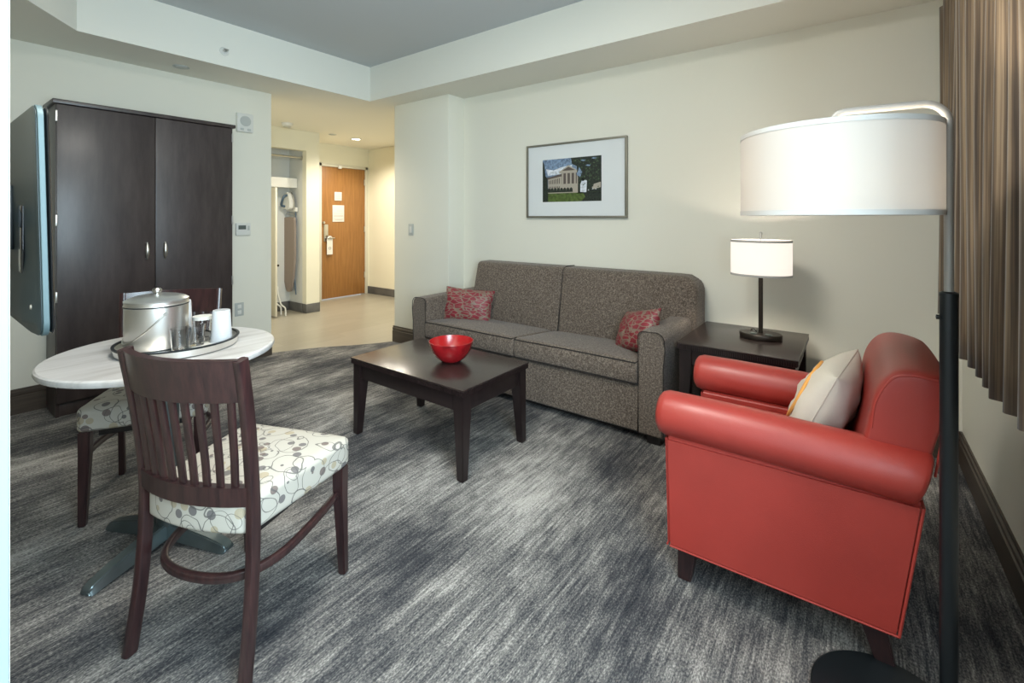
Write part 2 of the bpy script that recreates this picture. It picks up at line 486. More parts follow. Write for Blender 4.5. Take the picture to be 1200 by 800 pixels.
# ceiling and dropped soffits
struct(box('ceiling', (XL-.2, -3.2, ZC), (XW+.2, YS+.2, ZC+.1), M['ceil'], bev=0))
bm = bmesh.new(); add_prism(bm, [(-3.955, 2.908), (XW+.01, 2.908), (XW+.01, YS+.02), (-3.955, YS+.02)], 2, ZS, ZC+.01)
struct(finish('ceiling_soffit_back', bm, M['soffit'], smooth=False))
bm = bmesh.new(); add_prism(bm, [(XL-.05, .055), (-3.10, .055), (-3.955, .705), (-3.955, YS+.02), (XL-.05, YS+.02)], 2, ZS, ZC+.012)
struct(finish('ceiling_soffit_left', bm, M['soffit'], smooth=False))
bm = bmesh.new(); add_prism(bm, [(-6.95, 1.95), (-3.957, 1.95), (-3.957, YS+.02), (-3.85, YS+.02), (-3.85, 5.1), (-6.95, 5.1)], 2, ZS+.001, ZS+.12)
struct(finish('ceiling_hall', bm, M['soffit'], smooth=False))

# hall: closet front with opening, door wall, right wall
bm = bmesh.new()
add_box(bm, (-6.12, 3.391, 0), (-6.02, 3.583, ZS)); add_box(bm, (-6.12, 2.10, 2.22), (-6.02, 3.391, ZS)); add_box(bm, (-6.9, 3.44, 0), (-6.12, 3.583, ZS))
struct(finish('wall_closet', bm, M['wall_hall'], smooth=False))
struct(box('wall_closet_back', (-6.55, 2.05, 0), (-6.47, 3.44, ZS), M['closet'], bev=0))
struct(box('wall_closet_side', (-6.47, 3.392, 0), (-6.1205, 3.44, ZS), M['closet'], bev=0))
struct(box('wall_hall_left', (-6.95, 1.95, 0), (XL-.131, 2.10, ZS), M['wall_hall'], bev=0))
DX, DY0, DY1, DZ = -6.78, 4.07, 4.875, 2.125
bm = bmesh.new()
add_box(bm, (DX-.12, 3.583, 0), (DX, DY0-.01, ZS)); add_box(bm, (DX-.12, DY1+.01, 0), (DX, 5.1, ZS)); add_box(bm, (DX-.12, DY0-.01, DZ+.01), (DX, DY1+.01, ZS))
struct(finish('wall_hall_end', bm, M['wall_hall'], smooth=False))
struct(box('wall_hall_right', (DX-.1, 4.955, 0), (-3.9, 5.1, ZS), M['wall_hall'], bev=0))
struct(box('wall_hall_return', (-3.915, YS+.15, 0), (-3.80, 4.955, ZS), M['wall_hall'], bev=0))

# baseboards: a stepped moulding
def baseboard(name, p, q, nrm, m=None, h=.165, t=.016):
    p, q = Vector((*p, 0)), Vector((*q, 0)); d = (q-p); nv = Vector((*nrm, 0))
    prof = [(0, 0), (t, 0), (t, h*.70), (t*.65, h*.73), (t*.85, h*.78), (t*.85, h*.88), (t*.45, h*.92), (t*.45, h), (0, h)]
    bm = bmesh.new()
    A = [bm.verts.new(p+nv*a+Vector((0, 0, z))) for a, z in prof]; B = [bm.verts.new(q+nv*a+Vector((0, 0, z))) for a, z in prof]
    for i in range(len(prof)): bm.faces.new((A[i], A[(i+1) % len(prof)], B[(i+1) % len(prof)], B[i]))
    bm.faces.new(A); bm.faces.new(B[::-1])
    return struct(finish(name, bm, m or M['base'], smooth=False))
baseboard('baseboard_back', (-3.12, YS), (XW, YS), (0, -1))
baseboard('baseboard_right', (XW, YS), (XW, -1.5), (-1, 0))
baseboard('baseboard_pillar_front', (-3.93, 3.183), (-3.106, 3.183), (0, -1))
baseboard('baseboard_pillar_side', (-3.122, 3.183), (-3.122, YS), (1, 0))
baseboard('baseboard_left', (XL, .0635), (XL, 2.171), (1, 0))
baseboard('baseboard_front', (XL, .0635), (-.60, .0635), (0, 1))
def tile_base(name, lo, hi): struct(box(name, lo, hi, M['base_hall'], bev=.003))
tile_base('baseboard_closet_front', (-6.12, 3.383, 0), (-6.008, 3.585, .125))
tile_base('baseboard_closet_side', (-6.47, 3.379, 0), (-6.121, 3.392, .125))
tile_base('baseboard_closet_back', (-6.47, 2.1, 0), (-6.457, 3.379, .125))
tile_base('baseboard_hall_right', (DX, 4.942, 0), (-3.92, 4.956, .125))
tile_base('baseboard_hall_end', (DX, DY1+.055, 0), (DX+.012, 4.942, .125))

# entry door
door = thing('door_1', 'x', 'x', (DX, 0, 0)); del door['label'], door['category']; struct(door)
box('door_leaf', (-.045, DY0, .012), (-.002, DY1, DZ), M['door_wood'], door, .002)
bm = bmesh.new()
for lo, hi in (((-.05, DY0-.05, 0), (.014, DY0-.002, DZ+.05)), ((-.05, DY1+.002, 0), (.014, DY1+.05, DZ+.05)), ((-.05, DY0-.05, DZ+.003), (.014, DY1+.05, DZ+.05))): add_box(bm, lo, hi, .003)
finish('door_frame', bm, M['door_frame'], door)
for z in (.28, 1.06, 1.86): box('hinge', (-.004, DY1-.02, z), (.012, DY1+.006, z+.10), M['nickel'], door, .003)
box('lock_plate', (-.003, DY0+.035, .93), (.012, DY0+.11, 1.20), M['nickel'], door, .006)
bm = bmesh.new(); add_tube(bm, smooth_path([(.01, DY0+.075, .985), (.055, DY0+.078, .985), (.062, DY0+.11, .985), (.06, DY0+.19, .98)], 5), .010)
finish('door_lever', bm, M['nickel'], door)
lathe('deadbolt', [(0, .022), (.018, .02), (.02, 0), (0, 0)], M['nickel'], door, 16).matrix_local = Matrix.Translation((.01, DY0+.03, 1.23)) @ Matrix.Rotation(pi/2, 4, 'Y')
box('door_closer_arm', (.012, DY0+.28, DZ-.02), (.05, DY0+.33, DZ+.03), M['plastic'], door, .004)

hang = thing('door_hanger', 'white card hanging from the lever of the wooden entry door', 'door hanger', (DX+.045, DY0+.115, .72))
bm = bmesh.new()
pts = [(-.05, 0), (.05, 0), (.05, .25)]+[(.05*cos(radians(a)), .25+.05*sin(radians(a))) for a in range(20, 180, 20)]+[(-.05, .25)]
hole = [(.022*cos(radians(a)), .252+.022*sin(radians(a))) for a in range(0, 360, 30)]
A, B = add_prism(bm, pts, 0, 0, .003); finish('card', bm, M['white'], hang, False)
bm = bmesh.new(); add_lathe(bm, [(.024, 0), (.024, .0012), (.011, .0012), (.011, 0)], 18)
o = finish('card_print', bm, M['paper_ink'], hang); o.matrix_local = Matrix.Translation((.0034, 0, .10)) @ Matrix.Rotation(pi/2, 4, 'Y')
sign = thing('evacuation_sign', 'framed white notice with printed lines at the middle of the entry door', 'sign', (DX+.002, 4.365, 1.375))
box('sign_panel', (-.002, -.105, -.135), (.006, .105, .135), M['white'], sign)
bm = bmesh.new()
for z, w in ((-.035, .085), (-.05, .085), (-.095, .085), (-.108, .06)): add_box(bm, (.006, -w, z), (.0068, w, z+.006))
add_box(bm, (.006, -.085, .0), (.0068, .085, .004)); add_box(bm, (.006, -.03, .04), (.0068, .07, .045))
finish('sign_print', bm, M['paper_ink'], sign, False)
card = thing('rate_card', 'small cream notice fixed above the larger notice on the entry door', 'sign', (DX+.002, 4.36, 1.65))
box('card_panel', (-.002, -.065, -.065), (.006, .065, .075), M['white'], card)
bm = bmesh.new()
for z in (.045, .02, -.005, -.03): add_box(bm, (.006, -.045, z), (.0068, .045, z+.006))
finish('card_print', bm, M['paper_ink'], card, False)

# hall closet fittings
rod = thing('closet_rod', 'steel hanging rail across the top of the hall closet', 'rail', (-6.14, 2.11, 2.13))
tube('rail', [(0, -.005, 0), (0, 1.265, 0)], .014, M['nickel'], rod)
lathe('flange', [(0, .012), (.03, .012), (.032, 0), (0, 0)], M['nickel'], rod, 16).matrix_local = Matrix.Translation((0, 1.279, 0)) @ Matrix.Rotation(pi/2, 4, 'X')
sh = thing('closet_shelf', 'thick white shelf below the rail in the hall closet', 'shelf', (-6.47, 2.11, 1.72))
box('shelf_board', (0, 0, .10), (.22, 1.275, .13), M['plastic'], sh); box('front_lip', (.205, 0, 0), (.225, 1.275, .132), M['plastic'], sh)
leaf = thing('closet_door', 'cream closet door folded open at the left of the closet', 'closet door', (-6.045, 3.02, 0))
box('door_panel', (-.17, -.036, .02), (.0, -.012, 1.70), M['door_frame'], leaf)
lathe('knob', [(0, .03), (.014, .028), (.016, .016), (.007, .01), (.007, 0), (0, 0)], M['dark'], leaf, 14).matrix_local = Matrix.Translation((-.02, -.012, .68)) @ Matrix.Rotation(-pi/2, 4, 'X')
rack = thing('luggage_rack', 'white folded rack leaning inside the hall closet beside the door', 'rack', (-6.10, 3.085, 0))
tube('frame', smooth_path([(0, -.05, .40), (.0, -.04, .30), (0, .0, .16), (0, .055, .10), (0, .062, .0)], 5), .010, M['plastic'], rack)
tube('frame', smooth_path([(-.12, -.05, .40), (-.12, -.04, .30), (-.12, .0, .16), (-.12, .055, .10), (-.12, .062, .0)], 5), .010, M['plastic'], rack)
tube('crossbar', [(0, -.035, .28), (-.12, -.035, .28)], .008, M['plastic'], rack)

# ironing board hung on the closet side wall (faces -y)
ib = thing('ironing_board', 'brown covered ironing board hanging upright in the hall closet', 'ironing board', (-6.36, 3.378, 0))
out = [(-.15, 1.27), (-.10, 1.31), (.10, 1.31), (.15, 1.27), (.155, .95), (.15, .70), (.11, .45), (.06, .30), (.02, .275), (-.02, .275), (-.07, .31), (-.12, .45), (-.15, .70), (-.155, .95)]
out = [(x, z) for x, _, z in smooth_path([(x, 0, z) for x, z in out+[out[0]]], 4)[:-1]]
bm = bmesh.new(); add_prism(bm, out, 1, -.06, -.03); finish('board', bm, M['board'], ib)
for s in (-1, 1): tube('leg', smooth_path([(.12*s, -.02, 1.38), (.13*s, -.022, 1.2), (.03*s, -.022, .7), (-.10*s, -.022, .42), (-.13*s, -.02, .24)], 5), .008, M['iron_blue'], ib)
tube('hook', smooth_path([(-.09, 0, 1.36), (-.09, -.04, 1.36), (.09, -.04, 1.36), (.09, 0, 1.36)], 4), .006, M['nickel'], ib)
ir = thing('iron', 'white and blue steam iron held in a wall holder above the ironing board', 'iron', (-6.34, 3.378, 1.42))
bm = bmesh.new()
sole = [(-.10, 0), (.08, -.01), (.10, .08), (.07, .18), (.01, .25), (-.05, .20), (-.10, .08)]
sole = [(x, z) for x, _, z in smooth_path([(x, 0, z) for x, z in sole+[sole[0]]], 4)[:-1]]
add_prism(bm, sole, 1, -.05, -.032); finish('soleplate', bm, M['nickel'], ir)
bm = bmesh.new(); add_prism(bm, [(x*.86, .012+z*.9) for x, z in sole], 1, -.10, -.05); finish('body', bm, M['plastic'], ir)
tube('handle', smooth_path([(-.04, -.09, .04), (-.04, -.145, .06), (.0, -.155, .12), (.02, -.14, .18), (.02, -.09, .20)], 5), .016, M['iron_blue'], ir)
box('holder', (-.13, -.032, -.03), (.12, 0, .03), M['plastic'], ir, .008)

# ceiling and wall fittings
def disc_fitting(name, label, cat, loc, r, h, m):
    o = thing(name, label, cat, loc); lathe('housing', [(0, -h), (r*.55, -h), (r*.9, -h*.7), (r, 0), (0, 0)], m, o, 28); return o
sd = disc_fitting('smoke_detector', 'round white smoke detector on the hall ceiling above the closet', 'smoke detector', (-5.70, 2.96, ZS), .07, .045, M['plastic'])
lathe('grille', [(.03, -.047), (.045, -.046), (.045, -.04), (.03, -.04)], M['plastic_grey'], sd, 20)
dl = thing('recessed_light', 'round glowing downlight in the hall ceiling near the entry door', 'ceiling light', (-6.0, 4.16, ZS))
lathe('trim_ring', [(.062, 0), (.085, 0), (.088, -.006), (.062, -.010)], M['plastic'], dl, 28); lathe('lens', [(0, -.004), (.062, -.004)], M['down'], dl, 28)
sp1 = disc_fitting('sprinkler_cover', 'small grey sprinkler cover on the hall ceiling beside the glowing downlight', 'sprinkler', (-5.95, 3.74, ZS), .045, .012, M['plastic_grey'])
lathe('rim', [(.045, 0), (.055, 0), (.055, -.004), (.045, -.004)], M['plastic_grey'], sp1, 24)
sp2 = disc_fitting('sprinkler_cover', 'small grey disc under the soffit above the wardrobe', 'sprinkler', (-4.24, 1.36, ZS), .045, .012, M['plastic_grey'])
lathe('rim', [(.045, 0), (.055, 0), (.055, -.004), (.045, -.004)], M['plastic_grey'], sp2, 24)
sp3 = thing('sidewall_sprinkler', 'small chrome sprinkler head on the upright soffit face', 'sprinkler', (-3.954, 1.555, 2.60))
lathe('escutcheon', [(0, .006), (.030, .006), (.034, 0), (0, 0)], M['plastic'], sp3, 20).matrix_local = Matrix.Rotation(pi/2, 4, 'Y')
bm = bmesh.new(); add_tube(bm, [(0, 0, 0), (.035, 0, 0)], .009); add_box(bm, (.033, -.018, .006), (.045, .018, .010)); add_box(bm, (.010, -.014, -.004), (.036, -.010, .004)); add_box(bm, (.010, .010, -.004), (.036, .014, .004))
finish('head', bm, M['nickel'], sp3)

al = thing('alarm_speaker', 'white square alarm box with round grille on wall above thermostat', 'alarm', (XL, 1.925, 2.165))
box('case', (0, -.07, -.085), (.035, .07, .085), M['plastic'], al, .008)
bm = bmesh.new(); add_lathe(bm, [(0, .002), (.045, .002), (.047, 0)], 28)
o = finish('speaker_grille', bm, M['plastic_grey'], al); o.matrix_local = Matrix.Translation((.035, .0, .015)) @ Matrix.Rotation(pi/2, 4, 'Y')
for y in (-.03, .03): box('lamp_lens', (.034, y-.015, -.072), (.040, y+.015, -.052), M['plastic_grey'], al, .003)
th = thing('thermostat', 'white thermostat with small grey display beside the wardrobe', 'thermostat', (XL, 1.912, 1.20))
box('case', (0, -.062, -.056), (.028, .062, .056), M['plastic'], th, .006); box('display', (.027, -.045, -.002), (.0295, .02, .035), M['lcd'], th, .001)
box('button', (.027, .032, -.01), (.031, .05, .03), M['plastic_grey'], th, .001)
ou = thing('wall_outlet', 'grey double socket low on wall beside the wardrobe', 'outlet', (XL, 1.885, .475))
box('plate', (0, -.038, -.06), (.006, .038, .06), M['plastic_grey'], ou, .003)
for z in (-.026, .026): box('socket', (.005, -.017, z-.017), (.008, .017, z+.017), M['plastic'], ou, .004)
sw = thing('light_switch', 'grey rocker switch on the pillar left of the sofa', 'switch', (-3.653, 3.183, 1.182))
box('plate', (-.036, -.006, -.06), (.036, 0, .06), M['plastic_grey'], sw, .003); box('rocker', (-.015, -.010, -.032), (.015, -.005, .032), M['plastic'], sw, .002)

# ------------------------------------------------------------------ wardrobe
wd = thing('wardrobe', 'tall dark espresso wardrobe with two doors against the left wall', 'wardrobe', (-4.15, 0, 0))
WA, WB, WH = .640, 1.698, 2.045
bm = bmesh.new()
D0 = XL+.018+4.15
add_box(bm, (D0, WA, .0), (-.022, WA+.02, WH), .002); add_box(bm, (D0, WB-.02, 0), (-.022, WB, WH), .002)
add_box(bm, (D0, WA+.02, 0), (D0+.01, WB-.02, WH)); add_box(bm, (D0, WA+.02, .08), (-.022, WB-.02, .10))
finish('carcass', bm, M['espresso'], wd)
box('plinth', (D0+.01, WA+.02, 0), (-.035, WB-.02, .08), M['espresso'], wd)
box('top_panel', (D0, WA-.018, WH), (.012, WB+.018, WH+.028), M['espresso'], wd, .005)
mid = (WA+WB)/2
for y0, y1, hy, hg in ((WA+.003, mid-.002, mid-.055, WA-.002), (mid+.002, WB-.003, mid+.055, WB-.008)):
    d = box('door', (-.021, y0, .095), (.0, y1, WH-.004), M['espresso'], wd, .003)
    bm = bmesh.new()
    add_tube(bm, [(.022+.006*sin(pi*t/10), hy, 1.0+.125*t/10) for t in range(11)], [.0035+.0095*sin(pi*t/10) for t in range(11)], seg=12)
    for z in (1.006, 1.119): add_tube(bm, [(0, hy, z), (.024, hy, z)], .005, seg=10)
    finish('handle', bm, M['nickel'], d)
    for z in (.20, .75, 1.25, 1.93): box('hinge', (-.012, hg, z), (.0035, hg+.010, z+.07), M['nickel'], d, .002)

# ------------------------------------------------------------------ television
tv = thing('television', 'flat television seen edge-on from behind mounted beside the wardrobe', 'television', (-2.22, .231, 1.302))
def tilt(w, u): return Vector((w.x, w.y-.021*w.z, w.z))
def shell(w, u):
    w = tilt(w, u)
    if u[1] < 0: w.y -= .020*max(0, min(1, (-.12-w.z)/.12))*(1 if w.z > -.29 else .4)*max(0, min(1, (.50-w.x)/.10))
    return w
rbox('back_shell', (-.505, -.003, -.315), (.505, .006, .297), (.04, .004, .04), M['tvback'], tv, n=16, fn=shell)
rbox('bezel', (-.51, .002, -.317), (.51, .017, .299), (.04, .002, .04), M['tvedge'], tv, fn=tilt)
rbox('screen', (-.508, .0165, -.313), (.508, .029, .296), (.03, .008, .03), M['tvscreen'], tv, fn=tilt)
bm = bmesh.new(); add_box(bm, (.255, -.007, -.16), (.315, -.002, .035), .002); finish('port_recess', bm, M['tvscreen'], tv)
for x in (.27, .485):
    o = lathe('screw', [(0, .004), (.006, .003), (.007, 0), (0, 0)], M['nickel'], tv, 12); o.matrix_local = Matrix.Translation((x, -.010, -.235)) @ Matrix.Rotation(pi/2, 4, 'X')
bm = bmesh.new(); add_box(bm, (-.15, -.17, -.12), (.15, -.155, .12), .003); add_box(bm, (-.04, -.16, -.03), (.04, -.005, .03), .004); add_box(bm, (-.12, -.014, -.1), (.12, -.002, .1), .003)
finish('wall_mount', bm, M['black'], tv)

# ------------------------------------------------------------------ sofa (front faces -y)
SX0, SX1, SF, SB = -2.945, -.862, 2.585, 3.372
so = thing('sofa', 'long brown tweed sofa with two seat cushions against the wall', 'sofa', ((SX0+SX1)/2, SF, 0))
hw = (SX1-SX0)/2; dp = SB-SF; aw = .15
rbox('base', (-hw+aw-.01, .012, .055), (hw-aw+.01, dp-.02, .325), .012, M['tweed'], so)
for s in (-1, 1):
    def armfn(w, u, s=s):
        w = w.copy()
        # outward roll near the top, flat inside face
        k = max(0, (w.z-.35)/.30)
        return w+Vector((s*.012*k*k, 0, 0))
    bm = bmesh.new()
    prof = [(0, .055), (aw, .055), (aw+.0, .40)]
    prof = [(0, .055), (aw-.004, .055), (aw-.004, .45), (aw+.006, .55), (aw+.004, .605)]+[(aw-.046+.05*cos(radians(a)), .600+.05*sin(radians(a))) for a in range(15, 91, 15)]+[(.03, .648)]+[(.022, .646), (.008, .638), (0, .622)]
    pts = [(s*(hw-aw+x), z) for x, z in prof]
    A, B = add_prism(bm, pts, 1, 0, dp-.015)
    bmesh.ops.bevel(bm, geom=[e for e in bm.edges if abs(e.verts[0].co.y) < 1e-6 and abs(e.verts[1].co.y) < 1e-6], offset=.010, segments=3, affect='EDGES')
    arm = finish('arm', bm, M['tweed'], so)
    bm = bmesh.new(); add_tube(bm, [(x, -.001, z) for x, z in pts], .0028, closed=True, seg=6); finish('piping', bm, M['tweed_pipe'], arm)
# seat cushions sloping gently back
sx = hw-aw
for x0, x1 in ((-sx, 0), (0, sx)):
    def slope(w, u):
        w = w.copy(); k = (1-u[0]**4)*(1-u[1]**2)
        if u[2] > 0: w.z += .016*k*u[2]
        t = max(0, min(1, w.y/.55)); w.z -= .055*t*(1 if u[2] > -.5 else .3)
        w.y += .012*(1-u[2]**2)*(-1 if u[1] < 0 else 0)
        return w
    cu = rbox('seat_cushion', (x0+.003, -.008, .332), (x1-.003, .60, .472), .022, M['tweed'], so, n=12, fn=slope)
    bm = bmesh.new()
    for z in (.462, .342): add_tube(bm, [(x0+.008, .04, z), (x0+.012, .0-.006, z)]+[(x0+.012+(x1-x0-.024)*t/10, -.012, z+.002*sin(pi*t/10)) for t in range(11)]+[(x1-.008, .04, z)], .0038, seg=6)
    finish('piping', bm, M['tweed_pipe'], cu)
# back: two cushions with a seam, rounded outer top corners
rbox('back_frame', (-hw+.06, dp-.17, .30), (hw-.045, dp, .60), .03, M['tweed'], so)
bx0, bx1, bc = -hw+.175, hw+.030, .050
for x0, x1, outer in ((bx0, bc, -1), (bc, bx1, 1)):
    def backfn(w, u, outer=outer, x0=x0, x1=x1):
        w = w.copy()
        k = (1-u[0]**4)*(1-u[2]**2)
        if u[1] < 0: w.y -= .03*k
        t = (w.z-.40)/.51
        w.y += .085*(t-1)*(-1)*(-1) if u[1] < 0.3 else 0
        if outer < 0: w.x += .03*max(0, t)*(1-(w.x-x0)/(x1-x0))
        # round the outer top corner
        e = (w.x-x0)/(x1-x0) if outer > 0 else 1-(w.x-x0)/(x1-x0)
        R = .11 if outer > 0 else .04
        dx_ = e*(x1-x0)-((x1-x0)-R)
        dz_ = w.z-(.912-R)
        if dx_ > 0 and dz_ > 0:
            l = math.hypot(dx_, dz_)
            mx = max(dx_, dz_)
            f = mx/l if l > 1e-6 else 1
            w.z = (.912-R)+dz_*f; nx = (x1-x0)-R+dx_*f
            w.x = x0+nx if outer > 0 else x1-nx
        return w
    bc_ = rbox('back_cushion', (x0, dp-.205, .40), (x1, dp-.004, .912), (.010, .045, .03), M['tweed'], so, n=14, k=5, fn=backfn)
bm = bmesh.new(); add_tube(bm, smooth_path([(bc, dp-.29, .42), (bc, dp-.235, .68), (bc, dp-.20, .86), (bc, dp-.15, .913), (bc, dp-.02, .912)], 6), .004, seg=6)
finish('back_seam', bm, M['tweed_pipe'], so)
for x in (-hw+.03, hw-.11):
    for y in (.03, dp-.12): box('foot', (x, y, 0), (x+.08, y+.08, .056), M['dark'], so, .006)
box('plinth', (-hw+.04, .05, .03), (hw-.04, dp-.06, .056), M['dark'], so)

# sofa pillows
def place_pillow(name, label, loc, rot, w, h, t, m, seed, group=None):
    o = thing(name, label, 'pillow', loc, 0, group)
    c = finish('cover', pillow_bm(w, h, t, wob=.05, seed=seed), m, o, 'all')
    o.rotation_euler = rot
    return o, c
PB = 'red leaf pattern pillows on the sofa'
p1, _ = place_pillow('throw_pillow', 'red and grey leaf pattern pillow against the left sofa arm', (-2.645, 2.93, .555), (radians(72), radians(4), radians(24)), .43, .29, .15, M['leaf'], 3, PB)
p2, _ = place_pillow('throw_pillow', 'red and gold leaf pattern pillow leaning on the sofa arm by the side table', (-1.13, 2.87, .575), (radians(64), radians(-14), radians(-38)), .42, .28, .15, M['leaf'], 8, PB)
for pz in (p1, p2):
    bm = bmesh.new(); W_, H_ = (.43, .29) if pz is p1 else (.42, .28)
    pts = []
    for i in range(48):
        a = i/48*4; k = int(a); f = -cos(pi*(a-k))
        u, v = ((f, -1), (1, f), (-f, 1), (-1, -f))[k]
        pts.append((u*W_/2*(1-.07*(1-v*v)), v*H_/2*(1-.07*(1-u*u)), 0))
    add_tube(bm, pts, .0035, closed=True, seg=6); finish('piping', bm, M['leaf'], pz)

# ------------------------------------------------------------------ coffee table, side table
def wood_table(name, label, x0, x1, y0, y1, z, leg=.065, taper=.040, apron=.085, reed=True):
    t = thing(name, label, 'table', ((x0+x1)/2, (y0+y1)/2, 0))
    a, b = (x1-x0)/2, (y1-y0)/2
    bm = bmesh.new(); add_box(bm, (-a, -b, z-.010), (a, b, z), .003); finish('table_top', bm, M['espresso_top'], t)
    # reeded edge band under the top
    bm = bmesh.new(); e = .003; add_box(bm, (-a+.004, -b+.004, z-.036), (a-.004, b-.004, z-.010))
    pitch = .0105
    for s in (-1, 1):
        n = int(2*(a-.006)/pitch)
        for i in range(n): 
            x = -a+.006+(i+.5)*2*(a-.006)/n; add_box(bm, (x-.0034, min(s*(b-.004), s*b), z-.034), (x+.0034, max(s*(b-.004), s*b), z-.011))
        n = int(2*(b-.006)/pitch)
        for i in range(n):
            y = -b+.006+(i+.5)*2*(b-.006)/n; add_box(bm, (min(s*(a-.004), s*a), y-.0034, z-.034), (max(s*(a-.004), s*a), y+.0034, z-.011))
    finish('reeded_edge', bm, M['table_wood'], t, False)
    i0 = .012
    for sx_ in (-1, 1):
        for sy_ in (-1, 1):
            bm = bmesh.new()
            X, Y = sx_*(a-i0), sy_*(b-i0)
            def q(w, zz): return [bm.verts.new((X-(sx_*w if k in (1, 2) else 0), Y-(sy_*w if k in (2, 3) else 0), zz)) for k in range(4)]
            R = [q(leg, z-.036), q(leg, z-.036-apron), q(taper, 0)]
            for A, B in zip(R, R[1:]):
                for k in range(4): bm.faces.new((A[k], A[(k+1) % 4], B[(k+1) % 4], B[k]))
            bm.faces.new(R[0]); bm.faces.new(R[-1][::-1])
            bmesh.ops.bevel(bm, geom=bm.edges[:], offset=.003, segments=2, affect='EDGES')
            finish('leg', bm, M['table_wood'], t)
    for s in (-1, 1):
        ya, yb = sorted((s*(b-.022), s*(b-.040))); box('apron', (-a+leg, ya, z-.036-apron), (a-leg, yb, z-.036), M['table_wood'], t)
        xa, xb = sorted((s*(a-.022), s*(a-.040))); box('apron', (xa, -b+leg, z-.036-apron), (xb, b-leg, z-.036), M['table_wood'], t)
    return t
wood_table('coffee_table', 'dark brown low rectangular coffee table in front of the sofa', -2.452, -1.532, 1.660, 2.228, .46)
wood_table('side_table', 'dark brown square end table between the sofa and the red armchair', -.815, -.226, 2.655, 3.315, .60)

bo = thing('bowl', 'shiny red bowl on the coffee table', 'bowl', (-1.905, 1.965, .4605))
lathe('outer_shell', [(0, 0), (.045, 0), (.055, .004), (.088, .028), (.113, .065), (.127, .108), (.130, .122), (.1275, .1225), (.124, .108)], M['bowl'], bo, 56)
lathe('inner_surface', [(.1275, .1225), (.1235, .108), (.109, .067), (.084, .032), (.05, .012), (0, .009)], M['bowl_in'], bo, 56)

# table lamp
tl = thing('table_lamp', 'small lit table lamp with white oval drum shade on the end table', 'lamp', (-.445, 3.035, .6005))
lathe('base', [(0, 0), (.108, 0), (.112, .004), (.112, .026), (.108, .030), (0, .030)], M['bronze'], tl, 40, sy=.72)
tube('pole', [(0, 0, .03), (0, 0, .43)], .012, M['bronze'], tl, seg=16)
for x in (-.03, .045): box('outlet_insert', (x-.017, -.055, .0295), (x+.017, -.025, .034), M['lcd'], tl, .003)
lathe('switch_knob', [(0, .014), (.008, .013), (.009, 0), (0, 0)], M['nickel'], tl, 12, c=(-.035, .015, .03))
tube('cord', smooth_path([(-.05, -.01, .034), (-.045, -.02, .05), (-.03, -.022, .052), (-.02, -.01, .036)], 5), .0025, M['dark'], tl)
def drum(name, r, z0, z1, m, parent, sy=1, c=(0, 0, 0)):
    bm = bmesh.new(); add_lathe(bm, [(r, z0), (r, z1), (r-.003, z1), (r-.003, z0), (r, z0)], 64, c, 1, sy)
    bmesh.ops.remove_doubles(bm, verts=bm.verts, dist=1e-5); return finish(name, bm, m, parent)
s2 = drum('lamp_shade', .160, .365, .572, M['shade2'], tl, .80)
for z in (.365, .560): drum('shade_band', .1615, z, z+.012, M['trim_band'], s2, .80)
bm = bmesh.new()
for k in range(3):
    a = 2*pi*k/3+.3; add_tube(bm, [(0, 0, .555), (.156*cos(a), .156*.8*sin(a), .555)], .0025, seg=6)
add_tube(bm, [(0, 0, .43), (0, 0, .585)], .005, seg=8)
finish('shade_spider', bm, M['nickel'], tl)
lathe('finial', [(0, .620), (.008, .615), (.009, .606), (.005, .596), (.007, .588), (.007, .58), (0, .58)], M['nickel'], tl, 16)
lathe('bulb', [(0, .53), (.018, .525), (.028, .50), (.026, .475), (.014, .45), (.013, .43), (0, .43)], M['bulb'], tl, 20)

# ------------------------------------------------------------------ framed picture
FX0, FX1, FZ0, FZ1 = -2.343, -1.408, 1.303, 1.936
pf = thing('framed_picture', 'pewter framed photograph of a columned building with wide white mat', 'picture', ((FX0+FX1)/2, YS, (FZ0+FZ1)/2))
a, b = (FX1-FX0)/2, (FZ1-FZ0)/2
bm = bmesh.new(); t_ = .016
for lo, hi in (((-a, -.034, b-t_), (a, -.004, b)), ((-a, -.034, -b), (a, -.004, -b+t_)), ((-a, -.034, -b+t_), (-a+t_, -.004, b-t_)), ((a-t_, -.034, -b+t_), (a, -.004, b-t_))): add_box(bm, lo, hi, .002)
finish('frame', bm, M['frame'], pf)
box('mat_board', (-a+t_, -.022, -b+t_), (a-t_, -.006, b-t_), M['mat_board'], pf, 0)
bm = bmesh.new()
PX0, PX1, PZ0, PZ1 = -a+.165, a-.215, -b+.135, b-.135
mats = ['sky_p', 'cloud', 'tree_p', 'build', 'build_d', 'lawn', 'leaf_p']
def poly(pts, mi, lay):
    vs = [bm.verts.new((PX0+(PX1-PX0)*u, -.0222-.0003*lay, PZ0+(PZ1-PZ0)*v)) for u, v in pts]
    f = bm.faces.new(vs); f.material_index = mi
def rect(u0, v0, u1, v1, mi, lay): poly([(u0, v0), (u1, v0), (u1, v1), (u0, v1)], mi, lay)
rect(0, 0, 1, 1, 0, 0)
poly([(.1, .62), (.5, .66), (.52, .84), (.33, .80), (.2, .74), (.06, .78)], 1, 1)
rect(0, 0, 1, .21, 5, 1); rect(.60, .18, 1, .62, 2, 1); poly([(.60, .60), (.66, .55), (.69, .66), (.64, .78)], 0, 7)
poly([(0, .2), (0, .98), (.03, .9), (.05, .62), (.09, .55), (.10, .2)], 2, 4)
poly([(.10, .2), (.10, .56), (.32, .62), (.62, .62), (.62, .2)], 3, 2)
poly([(.08, .57), (.34, .65), (.34, .59), (.09, .53)], 4, 3)
for k in range(7):
    u = .115+k*.030; rect(u, .42, u+.014, .50+.008*k, 4, 3); rect(u, .27, u+.014, .36, 4, 3)
